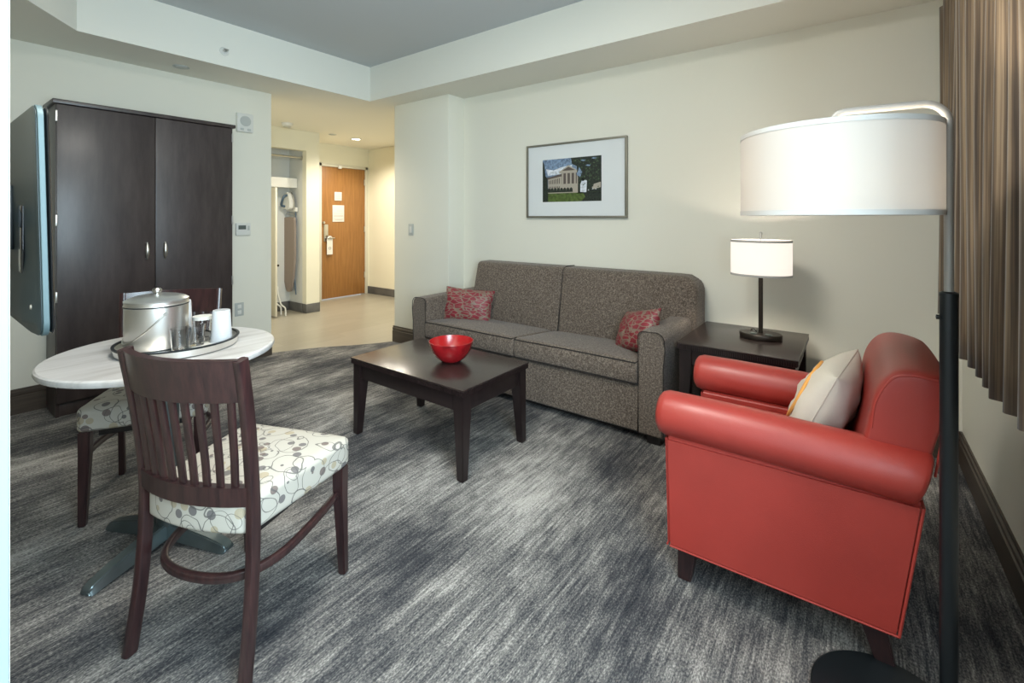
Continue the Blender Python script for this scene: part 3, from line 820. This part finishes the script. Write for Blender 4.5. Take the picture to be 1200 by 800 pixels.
poly([(.30, .70), (.46, .84), (.62, .70)], 3, 3); poly([(.345, .715), (.46, .80), (.575, .715)], 4, 4); rect(.30, .655, .62, .70, 3, 4)
rect(.34, .41, .60, .655, 4, 3)
for u in (.345, .415, .485, .555): rect(u, .41, u+.028, .66, 3, 4)
rect(.32, .36, .62, .41, 3, 4)
for k in range(8):
    u = .12+k*.055; poly([(u-.03, .22), (u+.03, .22), (u+.024, .30), (u, .33), (u-.024, .30)], 2, 5)
poly([(.50, 1), (.52, .86), (.60, .80), (.61, .58), (.70, .45), (.78, .5), (.84, .32), (.94, .36), (1, .3), (1, 1)], 2, 6)
poly([(.62, .5), (.72, .52), (.80, .36), (.98, .40), (.98, .24), (.62, .24)], 2, 5)
poly([(.66, .21), (.76, .2), (.77, .46), (.70, .52), (.66, .38)], 1, 6)
poly([(.86, .26), (.99, .30), (.99, .42), (.88, .38)], 3, 7)
poly([(.68, .0), (1, .0), (1, .2), (.70, .21), (.74, .1)], 2, 3)
rect(0, 0, .10, .20, 2, 3)
rp = random.Random(4)
for k in range(70):
    u, v = rp.uniform(.56, .96), rp.uniform(.42, .97)
    if u < .64 and v < .84: continue
    a_, b_, c_ = rp.uniform(.006, .02), rp.uniform(.008, .026), rp.uniform(-.012, .012)
    poly([(u-a_, v-c_), (u+c_, v-b_), (u+a_, v+c_), (u-c_, v+b_)], 6, 7)
for k in range(14):
    u = rp.uniform(.66, .98); v = rp.uniform(.24, .40); poly([(u-.010, v), (u+.012, v-.01), (u+.008, v+.03)], rp.choice([1, 3, 6]), 8)
for u0, v0 in ((.66, .92), (.84, .95), (.74, .80)): poly([(u0, v0), (u0+.07, v0-.02), (u0+.09, v0+.01), (u0+.03, v0+.02)], 0, 8)
finish('photograph', bm, [M[x] for x in mats], pf, False)

# ------------------------------------------------------------------ red armchair (local: faces -y)
AC = thing('armchair', 'red leather armchair with rolled arms and dark wooden feet', 'armchair', (-.225, 1.992, 0), radians(-88.5))
HWD = .365   # half width over the arm rolls
# seat platform and front
rbox('seat_base', (-.225, -.30, .155), (.225, .26, .40), .02, M['leather'], AC)
rbox('seat_cushion', (-.205, -.325, .385), (.205, .20, .50), .045, M['leather'], AC, n=10, fn=crown(.025))
for s in (-1, 1):
    # side panel: slab under the roll, rear edge raked
    bm = bmesh.new()
    side = [(-.325, .128), (.318, .128), (.372, .52), (-.335, .52)]
    xs = sorted((s*.207, s*.327))
    add_prism(bm, side, 0, xs[0], xs[1])
    bmesh.ops.bevel(bm, geom=bm.edges[:], offset=.012, segments=3, affect='EDGES')
    panel = finish('side_panel', bm, M['leather'], AC)
    bm = bmesh.new(); add_tube(bm, [(s*.325, -.315, .134), (s*.325, .314, .134)], .0036, seg=8); add_tube(bm, [(s*.325, .314, .134), (s*.325, .366, .51)], .004, seg=8)
    add_tube(bm, [(s*.222, -.325, .134), (s*.322, -.325, .134)], .0036, seg=8)
    finish('piping', bm, M['leather_pipe'], panel)
    # arm roll: flattened oval section swept along the depth with closed rounded ends
    bm = bmesh.new()
    rings = []
    path = [(-.368, .50), (-.366, .72), (-.356, .90), (-.335, 1.0), (-.20, 1.0), (.0, 1.0), (.2, 1.0), (.30, 1.0), (.355, .995), (.366, .96), (.370, .85)]
    for y, k in path:
        ring = []
        zc = .582-.012*max(0, (y+.1))/.4
        for i in range(28):
            an = 2*pi*i/28
            rx, rz = .080, (.082 if sin(an) > 0 else .075)
            ring.append(bm.verts.new((s*.272+rx*cos(an)*k, y+.022*sin(an)*max(0, (y-.1)/.27), zc+rz*sin(an)*k)))
        rings.append(ring)
    for A, B in zip(rings, rings[1:]):
        for i in range(28): bm.faces.new((A[i], A[(i+1) % 28], B[(i+1) % 28], B[i]))
    bm.faces.new(rings[0]); bm.faces.new(rings[-1][::-1])
    finish('arm_roll', bm, M['leather'], AC, 'all')
rbox('front_rail', (-.215, -.33, .128), (.215, -.29, .40), .014, M['leather'], AC)
# back: raked block with soft top
bk = [(.20, .40), (.212, .62), (.232, .76)]
prof = [(.200, .42), (.222, .60), (.230, .70), (.238, .76), (.254, .81), (.284, .848), (.322, .862), (.365, .858), (.402, .845), (.415, .838), (.418, .824), (.410, .77), (.388, .62), (.350, .30), (.322, .14), (.22, .14)]
prof = [(y+(.016 if z > .65 else -.006 if z < .65 and y > .3 else 0), z+(.006 if z > .7 else 0)) for y, z in prof]
bm = bmesh.new()
NW = 12
xsec = [(-.285, .80), (-.283, .90), (-.275, .97), (-.257, 1.0)]+[(-.257+.514*j/8, 1.0) for j in range(1, 8)]+[(.257, 1.0), (.275, .97), (.283, .90), (.285, .80)]
cy_, cz_ = .315, .62
rings = []
for x, k in xsec:
    ring = []
    e = 1-k
    for y, z in prof:
        # inset the outline towards the middle at the ends for rounded corners
        dy, dz = y-cy_, z-cz_
        L = math.hypot(dy, dz) or 1
        ins = .11*e
        ring.append(bm.verts.new((x, y-dy/L*ins*(1 if z > .5 else .2), z-dz/L*ins*(1 if z > .5 else .1)+.018*(1-(x/.3)**2)*(1 if z > .84 else 0))))
    rings.append(ring)
n = len(prof)
for A, B in zip(rings, rings[1:]):
    for i in range(n): bm.faces.new((A[i], A[(i+1) % n], B[(i+1) % n], B[i]))
bm.faces.new(rings[0]); bm.faces.new(rings[-1][::-1])
bmesh.ops.recalc_face_normals(bm, faces=bm.faces[:])
back = finish('backrest', bm, M['leather'], AC, 'all')
sub = back.modifiers.new('soft', 'SUBSURF'); sub.levels = 1; sub.render_levels = 2
for s in (-1, 1):
    bm = bmesh.new(); add_tube(bm, smooth_path([(s*.282, y+.016, z+.006) for y, z in ((.240, .68), (.250, .76), (.286, .832), (.325, .848), (.365, .846), (.404, .832), (.396, .72), (.378, .58))], 5), .0035, seg=6); finish('piping', bm, M['leather_pipe'], back)
for x in (-.262, .262):
    for y, rake in ((-.265, -.012), (.255, .035)):
        bm = bmesh.new(); R = []
        for z, w, dy in ((.130, .032, 0), (.0, .023, rake)): R.append([bm.verts.new((x+sx_*w, y+sy_*w+dy, z)) for sx_, sy_ in ((-1, -1), (1, -1), (1, 1), (-1, 1))])
        for k in range(4): bm.faces.new((R[0][k], R[0][(k+1) % 4], R[1][(k+1) % 4], R[1][k]))
        bm.faces.new(R[0]); bm.faces.new(R[1])
        bmesh.ops.bevel(bm, geom=bm.edges[:], offset=.003, segments=2, affect='EDGES')
        finish('foot', bm, M['chair_wood'], AC)

cp = thing('throw_pillow', 'square cream pillow propped on the red armchair', 'pillow', (-.088, 2.01, .640))
cov = finish('cover', pillow_bm(.345, .345, .17, wob=.06, seed=5), M['cream'], cp, 'all')
cp.rotation_euler = (radians(66), radians(4), radians(-99))
bm = bmesh.new(); pts = []
for i in range(64):
    a_ = i/64*4; k = int(a_); f = -cos(pi*(a_-k)); u, v = ((f, -1), (1, f), (-f, 1), (-1, -f))[k]
    pts.append((u*.1725*(1-.07*(1-v*v)), v*.1725*(1-.07*(1-u*u)), 0))
add_tube(bm, pts, .0022, closed=True, seg=6); finish('seam', bm, M['cream'], cp)
bm = bmesh.new()
for r0 in (.10,):
    pts = [(.118*cos(2*pi*i/40), .118*sin(2*pi*i/40), 0) for i in range(40)]
    def zt(x, y): return .085*((1-(x/.1725)**2)**.42)*((1-(y/.1725)**2)**.42)
    add_tube(bm, [(x, y, zt(x, y)+.001) for x, y, _ in pts], .006, closed=True, seg=6)
finish('embroidered_ring', bm, M['orange'], cp)

# ------------------------------------------------------------------ floor lamp
PXl, PYl = .192, 1.620
fl = thing('floor_lamp', 'tall arched floor lamp with big white drum shade beside the armchair', 'floor lamp', (PXl, PYl, 0))
lathe('base', [(0, 0), (.178, 0), (.18, .003), (.18, .012), (.175, .016), (0, .016)], M['black'], fl, 56, c=(-.114, -.067, 0))
tube('lower_pole', [(0, 0, .014), (0, 0, 1.10)], .0185, M['black'], fl, seg=20)
lathe('collar', [(.013, 1.1), (.0195, 1.1), (.0195, 1.108), (.013, 1.112)], M['black'], fl, 20)
o = lathe('thumb_screw', [(0, .008), (.006, .007), (.006, .001), (0, 0)], M['black'], fl, 12); o.matrix_local = Matrix.Translation((-.018, -.006, 1.045)) @ Matrix.Rotation(-pi/2, 4, 'Y')
SCX, SCY = -.052-PXl, 1.606-PYl
ZA = 1.600
arc = [(0, 0, 1.09), (0, 0, 1.3), (0, 0, ZA-.055)]+[(-.055+.055*cos(radians(a)), 0, ZA-.055+.055*sin(radians(a))) for a in range(10, 91, 10)]
arc += [(-.12, SCY*.4, ZA), (SCX+.03, SCY, ZA), (SCX+.012, SCY, ZA-.004), (SCX, SCY, ZA-.018), (SCX, SCY, ZA-.05)]
tube('arched_tube', arc, .0100, M['tube'], fl, seg=16)
s1 = drum('lamp_shade', .236, 1.309, 1.545, M['shade'], fl, 1, (SCX, SCY, 0))
for z in (1.308, 1.533): drum('shade_band', .2372, z, z+.013, M['trim_band'], s1, 1, (SCX, SCY, 0))
lathe('diffuser', [(0, 1.312), (.231, 1.312), (.231, 1.315), (0, 1.315)], M['shade'], fl, 56, c=(SCX, SCY, 0))
bm = bmesh.new()
for k in range(3):
    a_ = 2*pi*k/3+.5; add_tube(bm, [(SCX, SCY, 1.53), (SCX+.232*cos(a_), SCY+.232*sin(a_), 1.53)], .003, seg=6)
add_tube(bm, [(SCX, SCY, 1.56), (SCX, SCY, 1.49)], .018, seg=14)
finish('shade_spider', bm, M['nickel'], fl)
lathe('bulb', [(0, 1.385), (.02, 1.39), (.03, 1.415), (.027, 1.445), (.014, 1.475), (.014, 1.49), (0, 1.49)], M['bulb'], fl, 20, c=(SCX, SCY, 0))

# ------------------------------------------------------------------ curtains
def curtain_panel(name, label, y0, y1, xc, amp, folds, z0, z1, ph, skew=0.0, ret=0):
    bm = bmesh.new(); uv = bm.loops.layers.uv.new('UVMap')
    n = folds*14; rows = 14; rnd = random.Random(int(ph*100)); jit = [rnd.uniform(.65, 1.25) for _ in range(folds+2)]; off = [rnd.uniform(-.3, .3) for _ in range(folds+2)]
    g = []
    for j in range(rows+1):
        t = j/rows; z = z0+(z1-z0)*t; row = []
        for i in range(n+1):
            s = i/n; f = s*folds; k = int(f)
            am = amp*(jit[k]*(1-(f-k))+jit[k+1]*(f-k)); o_ = off[k]*(1-(f-k))+off[k+1]*(f-k)
            spread = .85+.15*(1-t)
            x = xc-am*spread*(sin(2*pi*f+ph+.35*o_)+.25*sin(4*pi*f+1.3+ph)) + .006*sin(3*t+k)
            y = y0+(y1-y0)*s+.012*cos(2*pi*f+ph)*(1-t)+skew*(1-t)*s
            row.append(bm.verts.new((min(x, XW-.012), y, z+(0.004*sin(2*pi*f) if j == 0 else 0))))
        g.append(row)
    for j in range(rows):
        for i in range(n):
            f = bm.faces.new((g[j][i], g[j][i+1], g[j+1][i+1], g[j+1][i]))
            for l, (a_, b_) in zip(f.loops, ((i, j), (i+1, j), (i+1, j+1), (i, j+1))): l[uv].uv = (a_/n*abs(y1-y0)*1.6, b_/rows)
    me = bpy.data.meshes.new(name); bm.to_mesh(me); bm.free()
    o = link(name, me, M['curtain'], None, 'all')
    s_ = o.modifiers.new('cloth', 'SOLIDIFY'); s_.thickness = .003
    tag(o, label, 'curtain', 'brown window drapes'); return o
curtain_panel('curtain', 'brown drape hanging in the corner behind the lamp pole', 3.335, 2.50, .385, .042, 6, .79, 2.42, .9)
curtain_panel('curtain', 'brown pleated drape nearest the camera at the right edge', 2.62, .95, .350, .033, 14, .775, 2.42, 2.1)
cr = thing('curtain_rail', 'white curtain rail fixed above the brown drapes', 'curtain rail', (.40, 0, 2.425))
box('track', (-.02, .9, 0), (.02, 3.36, .03), M['plastic'], cr); 
for y in (1.3, 2.3, 3.25): box('bracket', (.018, y-.015, 0), (XW-.40, y+.015, .03), M['plastic'], cr)

# ------------------------------------------------------------------ round dining table
TX, TY = -2.246, .675
dt = thing('dining_table', 'round pale-topped pedestal dining table holding a tray', 'table', (TX, TY, 0))
lathe('table_top', [(0, .742), (.371, .742), (.382, .746), (.386, .755), (.384, .765), (.378, .770), (0, .770)], M['stone'], dt, 96)
tube('column', [(0, 0, .05), (0, 0, .72)], .038, M['pedestal'], dt, seg=24)
lathe('top_plate', [(0, .72), (.16, .72), (.16, .732), (.13, .742), (0, .742)], M['pedestal'], dt, 32)
for k in range(4):
    a_ = radians(-67+90*k)
    bm = bmesh.new(); R = []
    for t_, w, h0, h1 in ((.0, .036, .02, .075), (.10, .036, .015, .068), (.22, .034, .006, .048), (.285, .032, .0, .030), (.300, .028, .0, .014)):
        c_ = Vector((cos(a_)*t_, sin(a_)*t_, 0)); n_ = Vector((-sin(a_), cos(a_), 0))
        R.append([bm.verts.new(c_+n_*s_*ww+Vector((0, 0, hh))) for s_, ww, hh in ((-1, w, h0), (1, w, h0), (1, w*.62, h1), (-1, w*.62, h1))])
    for A, B in zip(R, R[1:]):
        for i in range(4): bm.faces.new((A[i], A[(i+1) % 4], B[(i+1) % 4], B[i]))
    bm.faces.new(R[0]); bm.faces.new(R[-1][::-1])
    bmesh.ops.bevel(bm, geom=bm.edges[:], offset=.004, segments=2, affect='EDGES')
    finish('pedestal_foot', bm, M['pedestal'], dt)

# tray and what stands on it
TZ = .7705
tr = thing('serving_tray', 'round silver tray with dark rim on the dining table', 'tray', (-2.232, 0.709, TZ))
lathe('tray_body', [(0, 0), (.196, 0), (.206, .004), (.210, .030), (.206, .030), (.203, .010), (.195, .006), (0, .006)], M['steel'], tr, 72)
lathe('rim', [(.204, .029), (.213, .029), (.214, .035), (.204, .035), (.204, .029)], M['black'], tr, 72)
TB = TZ+.0063
ib_ = thing('ice_bucket', 'brushed steel ice bucket with lid and wire handle on the tray', 'ice bucket', (-2.267, 0.644, TB), radians(-2))
lathe('body', [(0, 0), (.098, 0), (.103, .004), (.105, .010), (.105, .172), (.107, .174), (.107, .180), (.105, .182), (.105, .192), (.100, .192), (0, .188)], M['steel'], ib_, 64)
for z in (.008, .176): lathe('dark_band', [(.1052, z-.0022), (.1075, z-.0022), (.1075, z+.0022), (.1052, z+.0022)], M['black'], ib_, 64)
ld = lathe('lid', [(.106, .192), (.107, .197), (.098, .203), (.075, .211), (.045, .2165), (0, .2185)], M['steel_lid'], ib_, 64)
lathe('knob', [(0, .243), (.012, .241), (.017, .234), (.016, .227), (.008, .221), (.007, .216), (0, .216)], M['nickel'], ld, 24)
bm = bmesh.new(); pts = []
for i in range(25):
    a_ = pi*i/24; pts.append((.108*cos(a_)*1.0, -.108*sin(a_), .150-.115*sin(a_)))
add_tube(bm, pts, .0032, seg=8)
for s in (-1, 1): add_tube(bm, [(s*.104, 0, .15), (s*.113, 0, .15)], .008, seg=12)
finish('wire_handle', bm, M['nickel'], ib_)

def tumbler(label, loc, h=.095, r=.036, cap=False, group='glasses on the tray', upside=False):
    o = thing('drinking_glass', label, 'glass', loc, 0, group)
    prof = [(0, 0), (r*.80, 0), (r*.84, .003), (r, h), (r-.0022, h), (r*.84-.0025, .013), (0, .012)]
    if upside: prof = [(p[0], h-p[1]) for p in prof]
    lathe('glass_body', prof, M['glass'], o, 36)
    if cap: lathe('paper_cap', [(r*.9, h-.012), (r+.002, h-.012), (r+.002, h+.002), (0, h+.004)] if not upside else [(r*.86, h-.01), (r*.86, h+.001), (0, h+.003)], M['white'], o, 30)
    return o
tumbler('clear drinking glass standing in front of the ice bucket on the tray', (-2.130, 0.681, TB), .09, .034)
tumbler('clear drinking glass in the middle of the tray between bucket and plastic cups', (-2.169, 0.747, TB), .085, .034)
tumbler('paper-capped clear glass at the back of the tray behind the plain glasses', (-2.261, 0.805, TB), .10, .036, True)
def cup(label, loc, h, n):
    o = thing('plastic_cup', label, 'cup', loc, 0, 'wrapped plastic cups on the tray')
    r = .040
    lathe('cup_body', [(0, h), (r*.78, h), (r*.82, h-.004), (r, .006), (r+.002, .004), (r+.002, 0), (r-.002, 0), (r*.80, h-.008), (0, h-.008)], M['frosty'], o, 36)
    bm = bmesh.new()
    for k in range(n): add_lathe(bm, [(r*.985-.0008*k, .012+.010*k), (r*1.02-.0008*k, .012+.010*k), (r*1.02-.0008*k, .015+.010*k), (r*.985-.0008*k, .015+.010*k)], 36)
    finish('rim_ridges', bm, M['frosty'], o); return o
cup('tall stack of upturned white wrapped cups at the tray edge farthest from bucket', (-2.155, 0.837, TB), .135, 5)
cup('white wrapped cup standing close behind the ice bucket', (-2.364, 0.762, TB), .165, 4)
nk = thing('paper_napkin', 'white folded paper napkin lying flat on the tray', 'napkin', (-2.155, .770, TB), radians(20))
box('fold', (-.032, -.045, 0), (.032, .045, .0025), M['white'], nk, .001); box('top_fold', (-.031, -.044, .0026), (.030, .0, .0045), M['white'], nk, .001)

# ------------------------------------------------------------------ dining chairs (local: faces +y)
def make_chair(label, loc, rz):
    c = thing('dining_chair', label, 'chair', loc, rz, 'dining chairs at the round table')
    hwr = .208
    for s in (-1, 1):
        # rear leg and back post, one bent piece
        path = smooth_path([(s*(hwr+.002), -.228, 0), (s*(hwr-.004), -.200, .20), (s*(hwr-.008), -.186, .42), (s*(hwr-.008), -.192, .58), (s*(hwr-.002), -.214, .76), (s*(hwr+.002), -.240, .915)], 6)
        bm = bmesh.new(); add_tube(bm, path, 1, sect=rect_sect(.036, .025, .25), up=(0, 1, 0)); finish('back_post', bm, M['chair_wood'], c)
        bm = bmesh.new(); R = []
        for z, w, dx, dy in ((.40, .021, 0, 0), (.30, .020, 0, 0), (0, .0135, .006*s, .010)): R.append([bm.verts.new((s*.205+dx+a_*w, .205+dy+b_*w, z)) for a_, b_ in ((-1, -1), (1, -1), (1, 1), (-1, 1))])
        for A, B in zip(R, R[1:]):
            for k in range(4): bm.faces.new((A[k], A[(k+1) % 4], B[(k+1) % 4], B[k]))
        bm.faces.new(R[0]); bm.faces.new(R[-1][::-1]); bmesh.ops.bevel(bm, geom=bm.edges[:], offset=.004, segments=2, affect='EDGES')
        finish('front_leg', bm, M['chair_wood'], c)
    def bow(x, d): return -d*(1-(x/hwr)**2)
    # curved top rail
    def rail(name, zs, ys, d, th):
        bm = bmesh.new(); rings = []
        for i in range(21):
            x = -hwr+2*hwr*i/20
            ring = []
            for (z, y) in zip(zs, ys): ring.append(bm.verts.new((x, y+bow(x, d)-th/2, z)))
            for (z, y) in zip(zs[::-1], ys[::-1]): ring.append(bm.verts.new((x, y+bow(x, d)+th/2, z)))
            rings.append(ring)
        m_ = len(rings[0])
        for A, B in zip(rings, rings[1:]):
            for k in range(m_): bm.faces.new((A[k], A[(k+1) % m_], B[(k+1) % m_], B[k]))
        bm.faces.new(rings[0]); bm.faces.new(rings[-1][::-1])
        return finish(name, bm, M['chair_wood'], c)
    rail('top_rail', (.795, .81, .86, .905, .915), (-.219, -.222, -.230, -.238, -.240), .050, .024)
    rail('lower_rail', (.490, .500, .535, .545), (-.187, -.187, -.189, -.190), .040, .026)
    for k in range(9):
        x = -hwr+.036+(2*hwr-.072)*k/8
        path = smooth_path([(x*.92, -.190+bow(x*.92, .040), .535), (x*.945, -.197+bow(x*.945, .043), .62), (x*.97, -.207+bow(x*.97, .047), .71), (x, -.219+bow(x, .050), .81)], 5)
        bm = bmesh.new(); add_tube(bm, path, 1, sect=rect_sect(.010, .023, .25), up=(0, 1, 0)); finish('slat', bm, M['chair_wood'], c)
    # thick boxed seat, narrower at the rear
    def seatfn(w, u):
        w = w.copy(); t = (w.y+.21)/.45
        w.x *= .80+.20*min(1, t*1.15)
        k = (1-u[0]**2)*(1-u[1]**2)
        if u[2] > 0: w.z += .018*k*u[2]
        if u[1] < 0: w.y -= .03*(1-u[0]**2)*-u[1]
        return w
    rbox('seat', (-.235, -.195, .393), (.235, .240, .500), (.035, .05, .022), M['swirl'], c, n=10, fn=seatfn)
    box('seat_frame', (-.165, -.15, .365), (.165, .195, .395), M['dark'], c, .004)
    # bentwood stretcher from one front leg round the back to the other
    path = smooth_path([(-.200, .195, .300), (-.207, .05, .285), (-.195, -.09, .272), (-.13, -.185, .268), (0, -.215, .268), (.13, -.185, .268), (.195, -.09, .272), (.207, .05, .285), (.200, .195, .300)], 6)
    bm = bmesh.new(); add_tube(bm, path, 1, sect=rect_sect(.026, .020, .3), up=(0, 0, 1)); finish('stretcher', bm, M['chair_wood'], c)
    return c
ch1 = make_chair('slat-back dining chair with swirl print seat, nearest the camera', (-1.626, .715, 0), .375)
ch2 = copy_tree(ch1)
ch2.location = (-2.70, .775, 0); ch2.rotation_euler = (0, 0, math.atan2(-.865, -.5))
ch2['label'] = 'dining chair half hidden behind the round table beside the wardrobe'

# ------------------------------------------------------------------ lights
def light(name, kind, loc, energy, col, **kw):
    l = bpy.data.lights.new(name, kind); l.energy = energy; l.color = col
    for k, v in kw.items(): setattr(l, k, v)
    o = bpy.data.objects.new(name, l); COL.objects.link(o); o.location = loc; return o
# daylight through the window beside the camera
d = light('window_daylight', 'AREA', (XW+.30, .05, (WZ0+WZ1)/2), 165, (.68, .88, 1.0), shape='RECTANGLE', size=1.75, size_y=WZ1-WZ0)
d.rotation_euler = (0, radians(90), 0)
light('floor_lamp_light', 'POINT', (-.052, 1.606, 1.365), 15, (1, .88, .72), shadow_soft_size=.06)
light('table_lamp_light', 'POINT', (-.445, 3.035, 1.10), 60, (1, .88, .72), shadow_soft_size=.03)
for i, (x, y) in enumerate(((-6.0, 4.16), (-5.2, 3.9), (-5.0, 2.8))):
    s = light('hall_downlight', 'SPOT', (x, y, ZS-.02), 92, (1, .92, .78), shadow_soft_size=.06, spot_size=radians(150), spot_blend=.6)

c = light('added_ceiling_fill', 'AREA', (-1.1, .75, ZC-.04), 47, (1, .95, .86), shape='DISK', size=.9)  # added fill light under the ceiling, no fixture here
w = bpy.data.worlds.new('daylight'); SC.world = w; w.use_nodes = True
bg = w.node_tree.nodes['Background']; bg.inputs[0].default_value = (.86, .94, 1.0, 1); bg.inputs[1].default_value = 1.3

# ------------------------------------------------------------------ camera
cd = bpy.data.cameras.new('camera'); cam = bpy.data.objects.new('camera', cd); COL.objects.link(cam)
cam.location = (0, 0, 1.3); cam.rotation_euler = (pi/2, 0, .6392)
cd.sensor_fit = 'HORIZONTAL'; cd.sensor_width = 36; cd.lens = 541.7/1200*36; cd.shift_y = -144.5/1200; cd.clip_start = .02
SC.camera = cam
SC.view_settings.view_transform = 'Standard'; SC.view_settings.look = 'None'; SC.view_settings.gamma = 1; SC.view_settings.use_curve_mapping = False
SC.view_settings.exposure = 0.24
SC.cycles.use_denoising = True
SC.cycles.max_bounces = 8; SC.cycles.diffuse_bounces = 5; SC.cycles.sample_clamp_indirect = 6
SC.cycles.caustics_reflective = False; SC.cycles.caustics_refractive = False
